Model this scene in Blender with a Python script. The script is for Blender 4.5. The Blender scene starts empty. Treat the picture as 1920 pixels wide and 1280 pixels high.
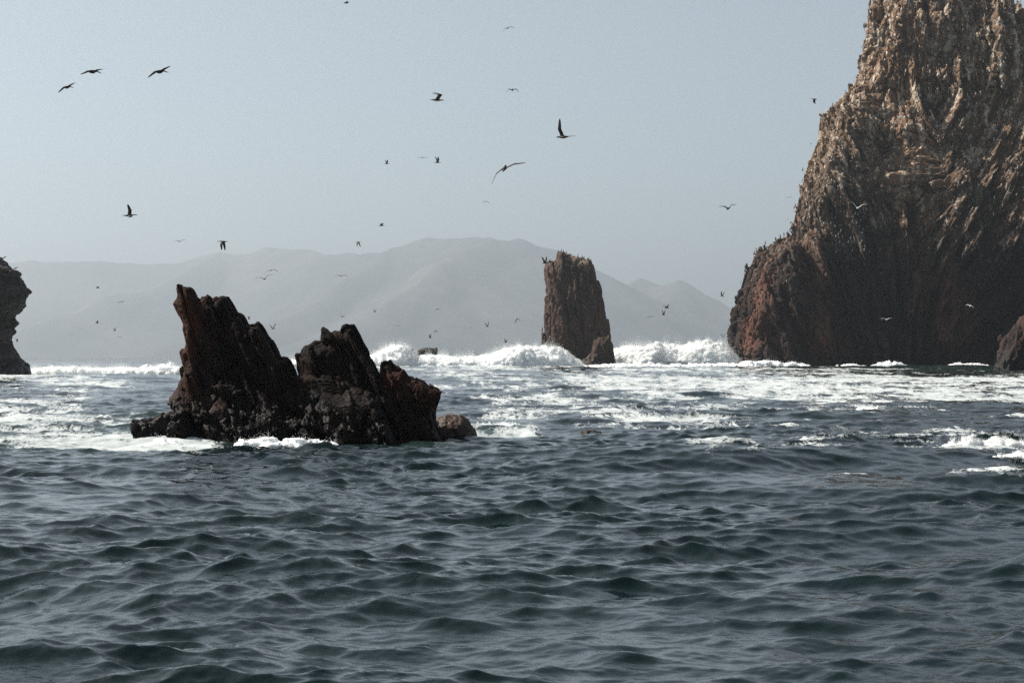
import bpy, math, random
import numpy as np

# ------------------------------------------------------------------ camera, light, exposure
sc = bpy.context.scene
COL = sc.collection
H = 2.6                      # eye height above the mean water level, metres
FPX = 3733.3                 # focal length in pixels of the 1920 px wide photograph (70 mm on 36 mm)
HY = 669.0                   # row of the horizon
cam_d = bpy.data.cameras.new("camera")
cam_d.lens = 70.0
cam_d.sensor_width = 36.0
cam_d.shift_y = (HY - 640.0) / 1920.0
cam_d.clip_start = 0.5
cam_d.clip_end = 60000.0
cam = bpy.data.objects.new("camera", cam_d)
cam.location = (0, 0, H)
cam.rotation_euler = (math.radians(90), 0, 0)
COL.objects.link(cam)
sc.camera = cam

SUN_EL, SUN_AZ = 46.0, -75.0           # azimuth from the view direction (+Y), negative = left
world = bpy.data.worlds.new("World")
sc.world = world
world.use_nodes = True
wn, wl = world.node_tree.nodes, world.node_tree.links
wn.clear()
wo = wn.new("ShaderNodeOutputWorld")
bg = wn.new("ShaderNodeBackground")
sky = wn.new("ShaderNodeTexSky")
sky.sky_type = 'NISHITA'
sky.sun_disc = False
sky.sun_elevation = math.radians(SUN_EL)
sky.sun_rotation = math.radians(SUN_AZ)
sky.air_density = 0.75
sky.dust_density = 0.7
sky.ozone_density = 1.0
bg.inputs["Strength"].default_value = 0.05
hs = wn.new("ShaderNodeHueSaturation")            # milky sky: less blue than clean air
hs.inputs["Saturation"].default_value = 0.46
wl.new(sky.outputs[0], hs.inputs["Color"])
tn = wn.new("ShaderNodeMix"); tn.data_type = 'RGBA'; tn.blend_type = 'MULTIPLY'; tn.inputs[0].default_value = 1.0
tn.inputs[7].default_value = (0.95, 1.0, 0.985, 1)
wl.new(hs.outputs[0], tn.inputs[6])
wl.new(tn.outputs[2], bg.inputs[0])
wl.new(bg.outputs[0], wo.inputs[0])

sun_d = bpy.data.lights.new("sun", 'SUN')
sun_d.energy = 3.8
sun_d.angle = math.radians(0.5)
sun_d.color = (1.0, 0.93, 0.84)
sun = bpy.data.objects.new("sun", sun_d)
e, a = math.radians(SUN_EL), math.radians(SUN_AZ)
SUNV = np.array([math.sin(a) * math.cos(e), math.cos(a) * math.cos(e), math.sin(e)])
from mathutils import Vector, Matrix, Euler
sun.rotation_euler = Vector(SUNV).to_track_quat('Z', 'Y').to_euler()
sun.location = (-200, 60, 300)
COL.objects.link(sun)

sc.view_settings.view_transform = 'Standard'
sc.view_settings.look = 'None'
sc.view_settings.gamma = 1.0
sc.view_settings.exposure = 1.25
sc.view_settings.use_curve_mapping = False
sc.render.engine = 'CYCLES'
sc.cycles.max_bounces = 6
sc.cycles.diffuse_bounces = 3
sc.cycles.glossy_bounces = 3
sc.cycles.transmission_bounces = 2
sc.cycles.volume_bounces = 0
sc.cycles.use_denoising = False
sc.cycles.denoising_prefilter = 'ACCURATE'

rnd = random.Random(7)
rng = np.random.default_rng(11)

# ------------------------------------------------------------------ helpers
def P(px, py, Y):
    """world point seen at photograph pixel (px, py) at distance Y"""
    return ((px - 960.0) * Y / FPX, Y, H - (py - HY) * Y / FPX)

def smooth(e0, e1, x):
    t = np.clip((x - e0) / (e1 - e0), 0, 1)
    return t * t * (3 - 2 * t)

def hsh(ix, iy, iz, seed=0):
    u = np.uint32
    with np.errstate(over='ignore'):
        h = ix.astype(np.int64).astype(u) * u(374761393) + iy.astype(np.int64).astype(u) * u(668265263) \
            + iz.astype(np.int64).astype(u) * u(2147483647 - 58) + u((seed * 974634777 + 12345) & 0xffffffff)
        h = (h ^ (h >> u(13))) * u(1274126177)
        h = (h ^ (h >> u(16))) * u(2246822519)
        h = h ^ (h >> u(15))
    return (h & u(0xffffff)).astype(np.float32) / np.float32(0xffffff)

def vnoise(p, seed=0):
    """smooth value noise, -1..1, p = (x, y, z) arrays"""
    f = [np.floor(q) for q in p]
    w = [(q - g).astype(np.float32) for q, g in zip(p, f)]
    w = [q * q * q * (q * (q * 6 - 15) + 10) for q in w]
    r = 0
    for dx in (0, 1):
        wx = w[0] if dx else 1 - w[0]
        for dy in (0, 1):
            wy = w[1] if dy else 1 - w[1]
            for dz in (0, 1):
                wz = w[2] if dz else 1 - w[2]
                r = r + wx * wy * wz * hsh(f[0] + dx, f[1] + dy, f[2] + dz, seed)
    return r * 2 - 1

def fbm(p, octaves=4, seed=0, gain=0.5, ridged=False):
    r, amp, k = 0, 1.0, 1.0
    for o in range(octaves):
        n = vnoise([q * k + 17.3 * o for q in p], seed + o)
        if ridged:
            n = 1 - 2 * np.abs(n)
        r = r + amp * n
        amp *= gain
        k *= 2.03
    return r

def voronoi(p, seed=0, jit=0.8):
    """returns random value of the nearest cell, a second one, and F2-F1"""
    q = [x - 0.5 for x in p]
    f = [np.floor(x) for x in q]
    n = p[0].shape
    d1 = np.full(n, 9.0, np.float32); d2 = np.full(n, 9.0, np.float32)
    c1 = np.zeros(n, np.float32); c2 = np.zeros(n, np.float32)
    for dx in (0, 1):
        for dy in (0, 1):
            for dz in (0, 1):
                g = (f[0] + dx, f[1] + dy, f[2] + dz)
                h1 = hsh(*g, seed); h2 = hsh(*g, seed + 31); h3 = hsh(*g, seed + 67)
                d = (g[0] + 0.5 + jit * (h1 - 0.5) - p[0]) ** 2 + (g[1] + 0.5 + jit * (h2 - 0.5) - p[1]) ** 2 \
                    + (g[2] + 0.5 + jit * (h3 - 0.5) - p[2]) ** 2
                d = np.sqrt(d).astype(np.float32)
                m = d < d1
                d2 = np.where(m, d1, np.minimum(d2, d))
                d1 = np.where(m, d, d1)
                cc = (h1 * 7.13 + h2 * 3.77 + h3 * 5.31) % 1.0
                c1 = np.where(m, cc, c1)
                c2 = np.where(m, h2, c2)
    return c1, c2, d2 - d1

def poly_sd(x, z, poly):
    """signed distance to a polygon, positive inside; x, z 2-D arrays"""
    d = np.full(x.shape, 1e9, np.float32)
    ins = np.zeros(x.shape, bool)
    n = len(poly)
    for i in range(n):
        ax, az = poly[i]; bx, bz = poly[(i + 1) % n]
        ex, ez = bx - ax, bz - az
        t = np.clip(((x - ax) * ex + (z - az) * ez) / (ex * ex + ez * ez + 1e-12), 0, 1)
        d = np.minimum(d, (x - ax - t * ex) ** 2 + (z - az - t * ez) ** 2)
        if az != bz:
            c = ((az > z) != (bz > z)) & (x < ex * (z - az) / (bz - az) + ax)
            ins ^= c
    d = np.sqrt(d)
    return np.where(ins, d, -d)

def mesh_from(name, V, F):
    """V (n,3), F (m,k) -> mesh"""
    me = bpy.data.meshes.new(name)
    k = F.shape[1]
    me.vertices.add(len(V)); me.vertices.foreach_set("co", np.ascontiguousarray(V, np.float32).ravel())
    me.loops.add(F.size); me.loops.foreach_set("vertex_index", np.ascontiguousarray(F, np.int32).ravel())
    me.polygons.add(len(F))
    me.polygons.foreach_set("loop_start", np.arange(0, F.size, k, dtype=np.int32))
    me.polygons.foreach_set("loop_total", np.full(len(F), k, np.int32))
    me.polygons.foreach_set("use_smooth", np.ones(len(F), bool))
    me.update(calc_edges=True)
    return me

def surface_nets(F, o, h):
    nx, ny, nz = F.shape
    S = (F < 0)
    c = np.zeros((nx - 1, ny - 1, nz - 1), np.uint8)
    for dx in (0, 1):
        for dy in (0, 1):
            for dz in (0, 1):
                c += S[dx:nx - 1 + dx, dy:ny - 1 + dy, dz:nz - 1 + dz]
    act = (c > 0) & (c < 8)
    I, J, K = np.nonzero(act)
    vid = np.full(act.shape, -1, np.int32)
    vid[I, J, K] = np.arange(len(I))
    acc = np.zeros((len(I), 3), np.float32); cnt = np.zeros(len(I), np.float32)
    cor = [(x, y, z) for x in (0, 1) for y in (0, 1) for z in (0, 1)]
    val = {q: F[I + q[0], J + q[1], K + q[2]] for q in cor}
    for q in cor:
        for ax in range(3):
            if q[ax] == 0:
                r = list(q); r[ax] = 1; r = tuple(r)
                fa, fb = val[q], val[r]
                m = (fa < 0) != (fb < 0)
                t = np.where(m, fa / np.where(m, fa - fb, 1), 0)
                pa = np.array(q, np.float32)[None, :].repeat(len(I), 0)
                pa[:, ax] += t
                acc += pa * m[:, None]; cnt += m
    V = np.array(o, np.float32) + h * (np.stack([I, J, K], 1) + acc / cnt[:, None])
    quads = []
    for ax in range(3):
        u, v = [(1, 2), (2, 0), (0, 1)][ax]
        sl0 = [slice(1, n - 1) for n in F.shape]; sl1 = [slice(1, n - 1) for n in F.shape]
        sl0[ax] = slice(0, F.shape[ax] - 1); sl1[ax] = slice(1, F.shape[ax])
        A, B = S[tuple(sl0)], S[tuple(sl1)]
        for sgn in (0, 1):
            m = (A & ~B) if sgn == 0 else (~A & B)
            idx = np.stack(np.nonzero(m), 1)
            if not len(idx):
                continue
            base = idx.copy()
            for t in range(3):
                if t != ax:
                    base[:, t] += 1
            def cell(du, dv):
                b = base.copy(); b[:, u] -= du; b[:, v] -= dv
                return vid[b[:, 0], b[:, 1], b[:, 2]]
            q = [cell(1, 1), cell(0, 1), cell(0, 0), cell(1, 0)]
            if sgn:
                q = q[::-1]
            quads.append(np.stack(q, 1))
    Q = np.concatenate(quads)
    return V, Q[(Q >= 0).all(1)]

def vert_normals(V, Q):
    n = np.cross(V[Q[:, 2]] - V[Q[:, 0]], V[Q[:, 3]] - V[Q[:, 1]])
    N = np.zeros_like(V)
    for k in range(4):
        np.add.at(N, Q[:, k], n)
    return N / (np.linalg.norm(N, axis=1, keepdims=True) + 1e-12)

def setp(o, label=None, cat=None, group=None, kind=None):
    if label: o["label"] = label
    if cat: o["category"] = cat
    if group: o["group"] = group
    if kind: o["kind"] = kind
    return o

def link(name, me, mat=None, parent=None):
    o = bpy.data.objects.new(name, me)
    COL.objects.link(o)
    if mat is not None and not me.materials:
        for m in (mat if isinstance(mat, (list, tuple)) else [mat]):
            me.materials.append(m)
    if parent is not None:
        o.parent = parent
        o.matrix_parent_inverse = Matrix.Translation(-parent.location)
    return o

# ------------------------------------------------------------------ materials
def new_mat(name):
    m = bpy.data.materials.new(name)
    m.use_nodes = True
    nt = m.node_tree
    nt.nodes.clear()
    out = nt.nodes.new("ShaderNodeOutputMaterial")
    bs = nt.nodes.new("ShaderNodeBsdfPrincipled")
    nt.links.new(bs.outputs[0], out.inputs[0])
    return m, nt, bs, out

def N(nt, t, **kw):
    n = nt.nodes.new(t)
    for k, v in kw.items():
        if k in n.inputs.keys():
            n.inputs[k].default_value = v
        else:
            setattr(n, k, v)
    return n

def ramp(nt, stops, fac=None):
    r = nt.nodes.new("ShaderNodeValToRGB")
    el = r.color_ramp.elements
    while len(el) < len(stops):
        el.new(0.5)
    for x, (p, c) in zip(el, stops):
        x.position = p
        x.color = (c[0], c[1], c[2], 1) if not isinstance(c, (int, float)) else (c, c, c, 1)
    if fac is not None:
        nt.links.new(fac, r.inputs[0])
    return r

def mixc(nt, a, b, f, mode='MIX'):
    m = nt.nodes.new("ShaderNodeMix")
    m.data_type = 'RGBA'; m.blend_type = mode
    for s, v in ((6, a), (7, b)):
        if isinstance(v, tuple): m.inputs[s].default_value = (*v, 1)
        else: nt.links.new(v, m.inputs[s])
    if isinstance(f, float): m.inputs[0].default_value = f
    else: nt.links.new(f, m.inputs[0])
    return m.outputs[2]

def mth(nt, op, a, b=None, clamp=False):
    m = nt.nodes.new("ShaderNodeMath"); m.operation = op; m.use_clamp = clamp
    for i, v in enumerate((a, b)):
        if v is None: continue
        if isinstance(v, (int, float)): m.inputs[i].default_value = v
        else: nt.links.new(v, m.inputs[i])
    return m.outputs[0]

def rock_mat(name, lo, hi, accent, scale, rough=0.75, wet_z=None, wet_col=(0.012, 0.010, 0.009), streak=None,
             guano=None, bump=0.4, zramp=None, stretch=(1, 1, 0.35), speck=None, spec=0.2):
    m, nt, bs, out = new_mat(name)
    L = nt.links.new
    geo = N(nt, "ShaderNodeNewGeometry")
    mp = N(nt, "ShaderNodeMapping"); L(geo.outputs["Position"], mp.inputs[0]); mp.inputs["Scale"].default_value = stretch
    n1 = N(nt, "ShaderNodeTexNoise", Scale=scale, Detail=8.0, Roughness=0.65); L(mp.outputs[0], n1.inputs["Vector"])
    n2 = N(nt, "ShaderNodeTexNoise", Scale=scale * 0.23, Detail=4.0, Roughness=0.6); L(mp.outputs[0], n2.inputs["Vector"])
    n3 = N(nt, "ShaderNodeTexNoise", Scale=scale * 5, Detail=6.0, Roughness=0.7); L(geo.outputs["Position"], n3.inputs["Vector"])
    c = ramp(nt, [(0.36, lo), (0.64, hi)], n1.outputs["Fac"]).outputs[0]
    f2 = ramp(nt, [(0.50, 0.0), (0.62, 1.0)], n2.outputs["Fac"]).outputs[0]
    c = mixc(nt, c, accent, mth(nt, 'MULTIPLY', f2, 0.75))
    sep = N(nt, "ShaderNodeSeparateXYZ"); L(geo.outputs["Position"], sep.inputs[0])
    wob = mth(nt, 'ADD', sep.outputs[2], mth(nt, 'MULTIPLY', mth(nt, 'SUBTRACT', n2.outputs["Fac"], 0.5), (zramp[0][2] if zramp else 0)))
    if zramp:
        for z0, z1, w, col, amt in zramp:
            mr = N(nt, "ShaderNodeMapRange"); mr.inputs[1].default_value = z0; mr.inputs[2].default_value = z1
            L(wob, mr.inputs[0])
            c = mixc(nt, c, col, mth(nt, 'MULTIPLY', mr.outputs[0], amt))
    c = mixc(nt, c, ramp(nt, [(0.3, 0.62), (0.7, 1.3)], n3.outputs["Fac"]).outputs[0], 1.0, 'MULTIPLY')
    if guano:
        z0, z1, thr, amt, gcol = guano
        ng = N(nt, "ShaderNodeTexNoise", Scale=scale * 1.7, Detail=7.0, Roughness=0.72)
        mg = N(nt, "ShaderNodeMapping"); L(geo.outputs["Position"], mg.inputs[0]); mg.inputs["Scale"].default_value = (1, 1, 0.3)
        L(mg.outputs[0], ng.inputs["Vector"])
        gm = ramp(nt, [(thr, 0.0), (thr + 0.08, 1.0)], ng.outputs["Fac"]).outputs[0]
        mr = N(nt, "ShaderNodeMapRange"); mr.inputs[1].default_value = z0; mr.inputs[2].default_value = z1
        L(sep.outputs[2], mr.inputs[0])
        c = mixc(nt, c, gcol, mth(nt, 'MULTIPLY', mth(nt, 'MULTIPLY', gm, mr.outputs[0]), amt))
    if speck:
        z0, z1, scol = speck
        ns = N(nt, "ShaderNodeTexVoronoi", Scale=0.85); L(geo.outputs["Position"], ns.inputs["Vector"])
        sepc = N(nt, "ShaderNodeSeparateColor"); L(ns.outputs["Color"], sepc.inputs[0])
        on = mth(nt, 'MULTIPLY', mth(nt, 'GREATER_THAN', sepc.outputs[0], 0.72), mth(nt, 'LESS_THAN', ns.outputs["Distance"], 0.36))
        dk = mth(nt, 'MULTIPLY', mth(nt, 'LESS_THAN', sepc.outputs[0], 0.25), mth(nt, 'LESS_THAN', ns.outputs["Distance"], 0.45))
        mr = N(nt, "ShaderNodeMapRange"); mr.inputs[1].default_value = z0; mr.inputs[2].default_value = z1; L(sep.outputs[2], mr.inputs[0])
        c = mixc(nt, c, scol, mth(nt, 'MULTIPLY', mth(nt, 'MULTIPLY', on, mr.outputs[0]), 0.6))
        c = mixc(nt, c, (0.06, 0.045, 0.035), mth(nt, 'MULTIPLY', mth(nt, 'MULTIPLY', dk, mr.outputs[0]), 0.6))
    if wet_z:
        mr = N(nt, "ShaderNodeMapRange"); mr.inputs[1].default_value = wet_z; mr.inputs[2].default_value = wet_z * 0.35
        wz = mth(nt, 'ADD', sep.outputs[2], mth(nt, 'MULTIPLY', mth(nt, 'SUBTRACT', n1.outputs["Fac"], 0.5), wet_z * 0.8))
        L(wz, mr.inputs[0])
        c = mixc(nt, c, wet_col, mth(nt, 'MULTIPLY', mr.outputs[0], 0.75))
        rr = N(nt, "ShaderNodeMapRange"); rr.inputs[3].default_value = rough; rr.inputs[4].default_value = 0.42
        L(mr.outputs[0], rr.inputs[0]); L(rr.outputs[0], bs.inputs["Roughness"])
    else:
        bs.inputs["Roughness"].default_value = rough
    L(c, bs.inputs["Base Color"])
    bs.inputs["Specular IOR Level"].default_value = spec
    bp = N(nt, "ShaderNodeBump", Strength=bump, Distance=0.25 / scale)
    L(mth(nt, 'ADD', n1.outputs["Fac"], mth(nt, 'MULTIPLY', n3.outputs["Fac"], 0.35)), bp.inputs["Height"])
    L(bp.outputs[0], bs.inputs["Normal"])
    return m

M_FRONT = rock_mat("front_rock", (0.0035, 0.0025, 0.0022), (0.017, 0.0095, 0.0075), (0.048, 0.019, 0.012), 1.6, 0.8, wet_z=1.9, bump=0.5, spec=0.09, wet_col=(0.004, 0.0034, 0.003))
M_BOULDER = rock_mat("boulder_rock", (0.028, 0.018, 0.013), (0.085, 0.055, 0.04), (0.06, 0.037, 0.025), 2.4, 0.5, bump=0.6)
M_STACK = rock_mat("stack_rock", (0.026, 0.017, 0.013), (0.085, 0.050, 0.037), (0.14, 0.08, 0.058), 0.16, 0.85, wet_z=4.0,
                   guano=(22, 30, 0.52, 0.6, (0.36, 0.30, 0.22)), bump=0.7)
M_LEFT = rock_mat("left_rock", (0.016, 0.014, 0.013), (0.05, 0.042, 0.036), (0.06, 0.05, 0.042), 0.35, 0.8, wet_z=3.0,
                  guano=(10, 15, 0.54, 0.5, (0.30, 0.27, 0.24)), bump=0.6, stretch=(0.5, 0.5, 1.4))
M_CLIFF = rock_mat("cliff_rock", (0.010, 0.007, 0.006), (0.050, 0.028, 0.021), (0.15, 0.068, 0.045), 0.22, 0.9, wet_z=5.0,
                   zramp=[(28, 64, 40, (0.20, 0.128, 0.076), 0.76)], speck=(24, 55, (0.58, 0.53, 0.46)),  # tan beds above; the reddish rock below has shade put into its colour
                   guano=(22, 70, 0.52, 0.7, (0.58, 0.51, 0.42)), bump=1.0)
M_FAR = rock_mat("far_rock", (0.03, 0.024, 0.02), (0.07, 0.055, 0.045), (0.06, 0.05, 0.04), 0.3, 0.85, bump=0.4)
M_HILL = rock_mat("desert_hill", (0.044, 0.048, 0.050), (0.082, 0.082, 0.081), (0.14, 0.125, 0.115), 0.0016, 0.95, bump=0.0, stretch=(1, 1, 1))

def foam_mat(name, sss=0):
    m, nt, bs, out = new_mat(name)
    geo = N(nt, "ShaderNodeNewGeometry")
    n1 = N(nt, "ShaderNodeTexNoise", Scale=0.9, Detail=7.0, Roughness=0.7); nt.links.new(geo.outputs["Position"], n1.inputs["Vector"])
    c = ramp(nt, [(0.3, (0.80, 0.84, 0.84)), (0.62, (0.93, 0.94, 0.93))], n1.outputs["Fac"])
    nt.links.new(c.outputs[0], bs.inputs["Base Color"])
    bs.inputs["Roughness"].default_value = 0.8
    bs.inputs["Specular IOR Level"].default_value = 0.2
    if sss:
        bs.inputs['Subsurface Weight'].default_value = 1.0
        bs.inputs['Subsurface Radius'].default_value = (1, 1, 1)
        bs.inputs['Subsurface Scale'].default_value = sss
        return m
    tr = N(nt, "ShaderNodeBsdfTranslucent"); tr.inputs[0].default_value = (0.92, 0.95, 0.95, 1)
    mx = N(nt, "ShaderNodeMixShader"); mx.inputs[0].default_value = 0.5
    nt.links.new(bs.outputs[0], mx.inputs[1]); nt.links.new(tr.outputs[0], mx.inputs[2])
    nt.links.new(mx.outputs[0], out.inputs[0])
    bp = N(nt, "ShaderNodeBump", Strength=0.25, Distance=0.3)
    nt.links.new(n1.outputs["Fac"], bp.inputs["Height"]); nt.links.new(bp.outputs[0], bs.inputs["Normal"])
    return m
M_FOAM = foam_mat("white_spray")
M_SURF = foam_mat("surf_foam", 0.9)
M_CAP = foam_mat("crest_foam", 0.1)

def water_mat():
    m, nt, bs, out = new_mat("sea_water")
    L = nt.links.new
    geo = N(nt, "ShaderNodeNewGeometry")
    at = N(nt, "ShaderNodeAttribute", attribute_name="foam")
    tb = N(nt, "ShaderNodeAttribute", attribute_name="churn")
    mp = N(nt, "ShaderNodeMapping"); L(geo.outputs["Position"], mp.inputs[0]); mp.inputs["Scale"].default_value = (1.0, 0.35, 1.0)
    nf = N(nt, "ShaderNodeTexNoise", Scale=0.8, Detail=10.0, Roughness=0.68, Distortion=0.6); L(mp.outputs[0], nf.inputs["Vector"])
    # foam where the patch value beats the noise
    nw = N(nt, "ShaderNodeTexNoise", Scale=2.6, Detail=6.0, Roughness=0.6, Distortion=1.2); L(mp.outputs[0], nw.inputs["Vector"])
    web = mth(nt, 'SUBTRACT', 1.0, mth(nt, 'MULTIPLY', mth(nt, 'ABSOLUTE', mth(nt, 'SUBTRACT', nw.outputs["Fac"], 0.5)), 9.0), True)
    d = mth(nt, 'SUBTRACT', mth(nt, 'ADD', at.outputs["Fac"], mth(nt, 'MULTIPLY', nf.outputs["Fac"], 1.7)), 1.27)
    d = mth(nt, 'ADD', d, mth(nt, 'MULTIPLY', mth(nt, 'SUBTRACT', web, 0.35), 0.30))
    fm = mth(nt, 'MULTIPLY', mth(nt, 'MULTIPLY', d, 3.6, True), 0.9)
    wc = mixc(nt, (0.0002, 0.0060, 0.0064), (0.045, 0.075, 0.068), tb.outputs["Fac"])
    L(wc, bs.inputs["Base Color"])
    bs.inputs["Roughness"].default_value = 0.05
    bs.inputs["IOR"].default_value = 1.38
    nb = N(nt, "ShaderNodeTexNoise", Scale=7.0, Detail=4.0, Roughness=0.6)
    mb = N(nt, "ShaderNodeMapping"); L(geo.outputs["Position"], mb.inputs[0]); mb.inputs["Scale"].default_value = (1.0, 2.0, 1.0)
    L(mb.outputs[0], nb.inputs["Vector"])
    bp = N(nt, "ShaderNodeBump", Strength=0.4, Distance=0.012); L(nb.outputs["Fac"], bp.inputs["Height"])
    L(bp.outputs[0], bs.inputs["Normal"])
    fo = N(nt, "ShaderNodeBsdfDiffuse"); L(ramp(nt, [(0.35, (0.30, 0.335, 0.335)), (0.65, (0.56, 0.59, 0.59))], nf.outputs["Fac"]).outputs[0], fo.inputs[0])
    mx = N(nt, "ShaderNodeMixShader"); L(fm, mx.inputs[0]); L(bs.outputs[0], mx.inputs[1]); L(fo.outputs[0], mx.inputs[2])
    L(mx.outputs[0], out.inputs[0])
    return m
M_WATER = water_mat()

# ------------------------------------------------------------------ the sea
def ocean_tile(L_, n, kmin, kmax, wind, slope, seed, power=3.0, spread=2.0):
    """random wave field on a periodic tile: height and horizontal displacement"""
    r = np.random.default_rng(seed)
    k1 = np.fft.fftfreq(n, d=L_ / n) * 2 * np.pi
    kx, ky = np.meshgrid(k1, k1, indexing='ij')
    k = np.hypot(kx, ky); k[0, 0] = 1
    cs = (kx * math.cos(wind) + ky * math.sin(wind)) / k
    S = k ** (-power - 1.0) * (0.08 + np.abs(cs) ** spread)
    S *= smooth(kmin * 0.8, kmin * 1.25, k) * (1 - smooth(kmax * 0.8, kmax, k))
    S[0, 0] = 0
    sp = np.sqrt(S) * (r.normal(size=k.shape) + 1j * r.normal(size=k.shape))
    h = np.fft.ifft2(sp).real
    sx = np.fft.ifft2(1j * kx * sp).real; sy = np.fft.ifft2(1j * ky * sp).real
    g = slope / np.sqrt((sx ** 2 + sy ** 2).mean())
    dx = np.fft.ifft2(1j * kx / k * sp).real; dy = np.fft.ifft2(1j * ky / k * sp).real
    return (np.stack([h, dx, dy], -1) * g).astype(np.float32), L_, n

def sample(tile, x, y, rot):
    T, L_, n = tile
    c, s = math.cos(rot), math.sin(rot)
    u = ((c * x + s * y) / L_ * n) % n; v = ((-s * x + c * y) / L_ * n) % n
    i, j = np.floor(u).astype(np.int32) % n, np.floor(v).astype(np.int32) % n
    fu, fv = (u - np.floor(u))[..., None], (v - np.floor(v))[..., None]
    i2, j2 = (i + 1) % n, (j + 1) % n
    r = (T[i, j] * (1 - fu) + T[i2, j] * fu) * (1 - fv) + (T[i, j2] * (1 - fu) + T[i2, j2] * fu) * fv
    h, dx, dy = r[..., 0], r[..., 1], r[..., 2]
    return h, c * dx - s * dy, s * dx + c * dy

TW = math.radians(100)
ROT_A, ROT_B, ROT_C = 0.37, -0.53, 0.21
TILE_A = ocean_tile(29.0, 1024, 2 * np.pi / 1.7, 2 * np.pi / 0.28, TW - ROT_A, 0.20, 3, power=2.6, spread=2)
TILE_B = ocean_tile(7.3, 512, 2 * np.pi / 0.28, 2 * np.pi / 0.04, TW + 0.15 - ROT_B, 0.135, 5, power=2.7, spread=2)
TILE_M = ocean_tile(97.0, 384, 2 * np.pi / 8.5, 2 * np.pi / 1.7, TW - 0.1 + 0.7, 0.100, 16, power=2.6, spread=5)
ROT_M = -0.7
TILE_C = ocean_tile(403.0, 320, 2 * np.pi / 100, 2 * np.pi / 8.5, TW - ROT_C, 0.030, 9, power=3.0, spread=6)

def swell(x, y):
    """the long swell rolling in front of the rocks"""
    z = 0.42 * np.exp(-((y - 51.5 - 0.10 * x + 0.9 * np.sin(x * 0.35)) / 1.9) ** 2) * smooth(-4.0, 3.5, x)
    z += 0.34 * np.exp(-((y - 43 - 0.15 * x - 0.7 * np.sin(x * 0.5)) / 1.8) ** 2) * smooth(-1.0, 5.0, x)
    z += 0.26 * np.exp(-((y - 35 + 0.05 * x + 0.5 * np.sin(x * 0.7)) / 1.5) ** 2) * smooth(1.0, 6.0, x)
    return z

def water_z(x, y):
    """approximate sea level at a place (long waves only)"""
    x = np.atleast_1d(np.asarray(x, float)); y = np.atleast_1d(np.asarray(y, float))
    return sample(TILE_C, x, y, ROT_C)[0] + swell(x, y)

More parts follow.
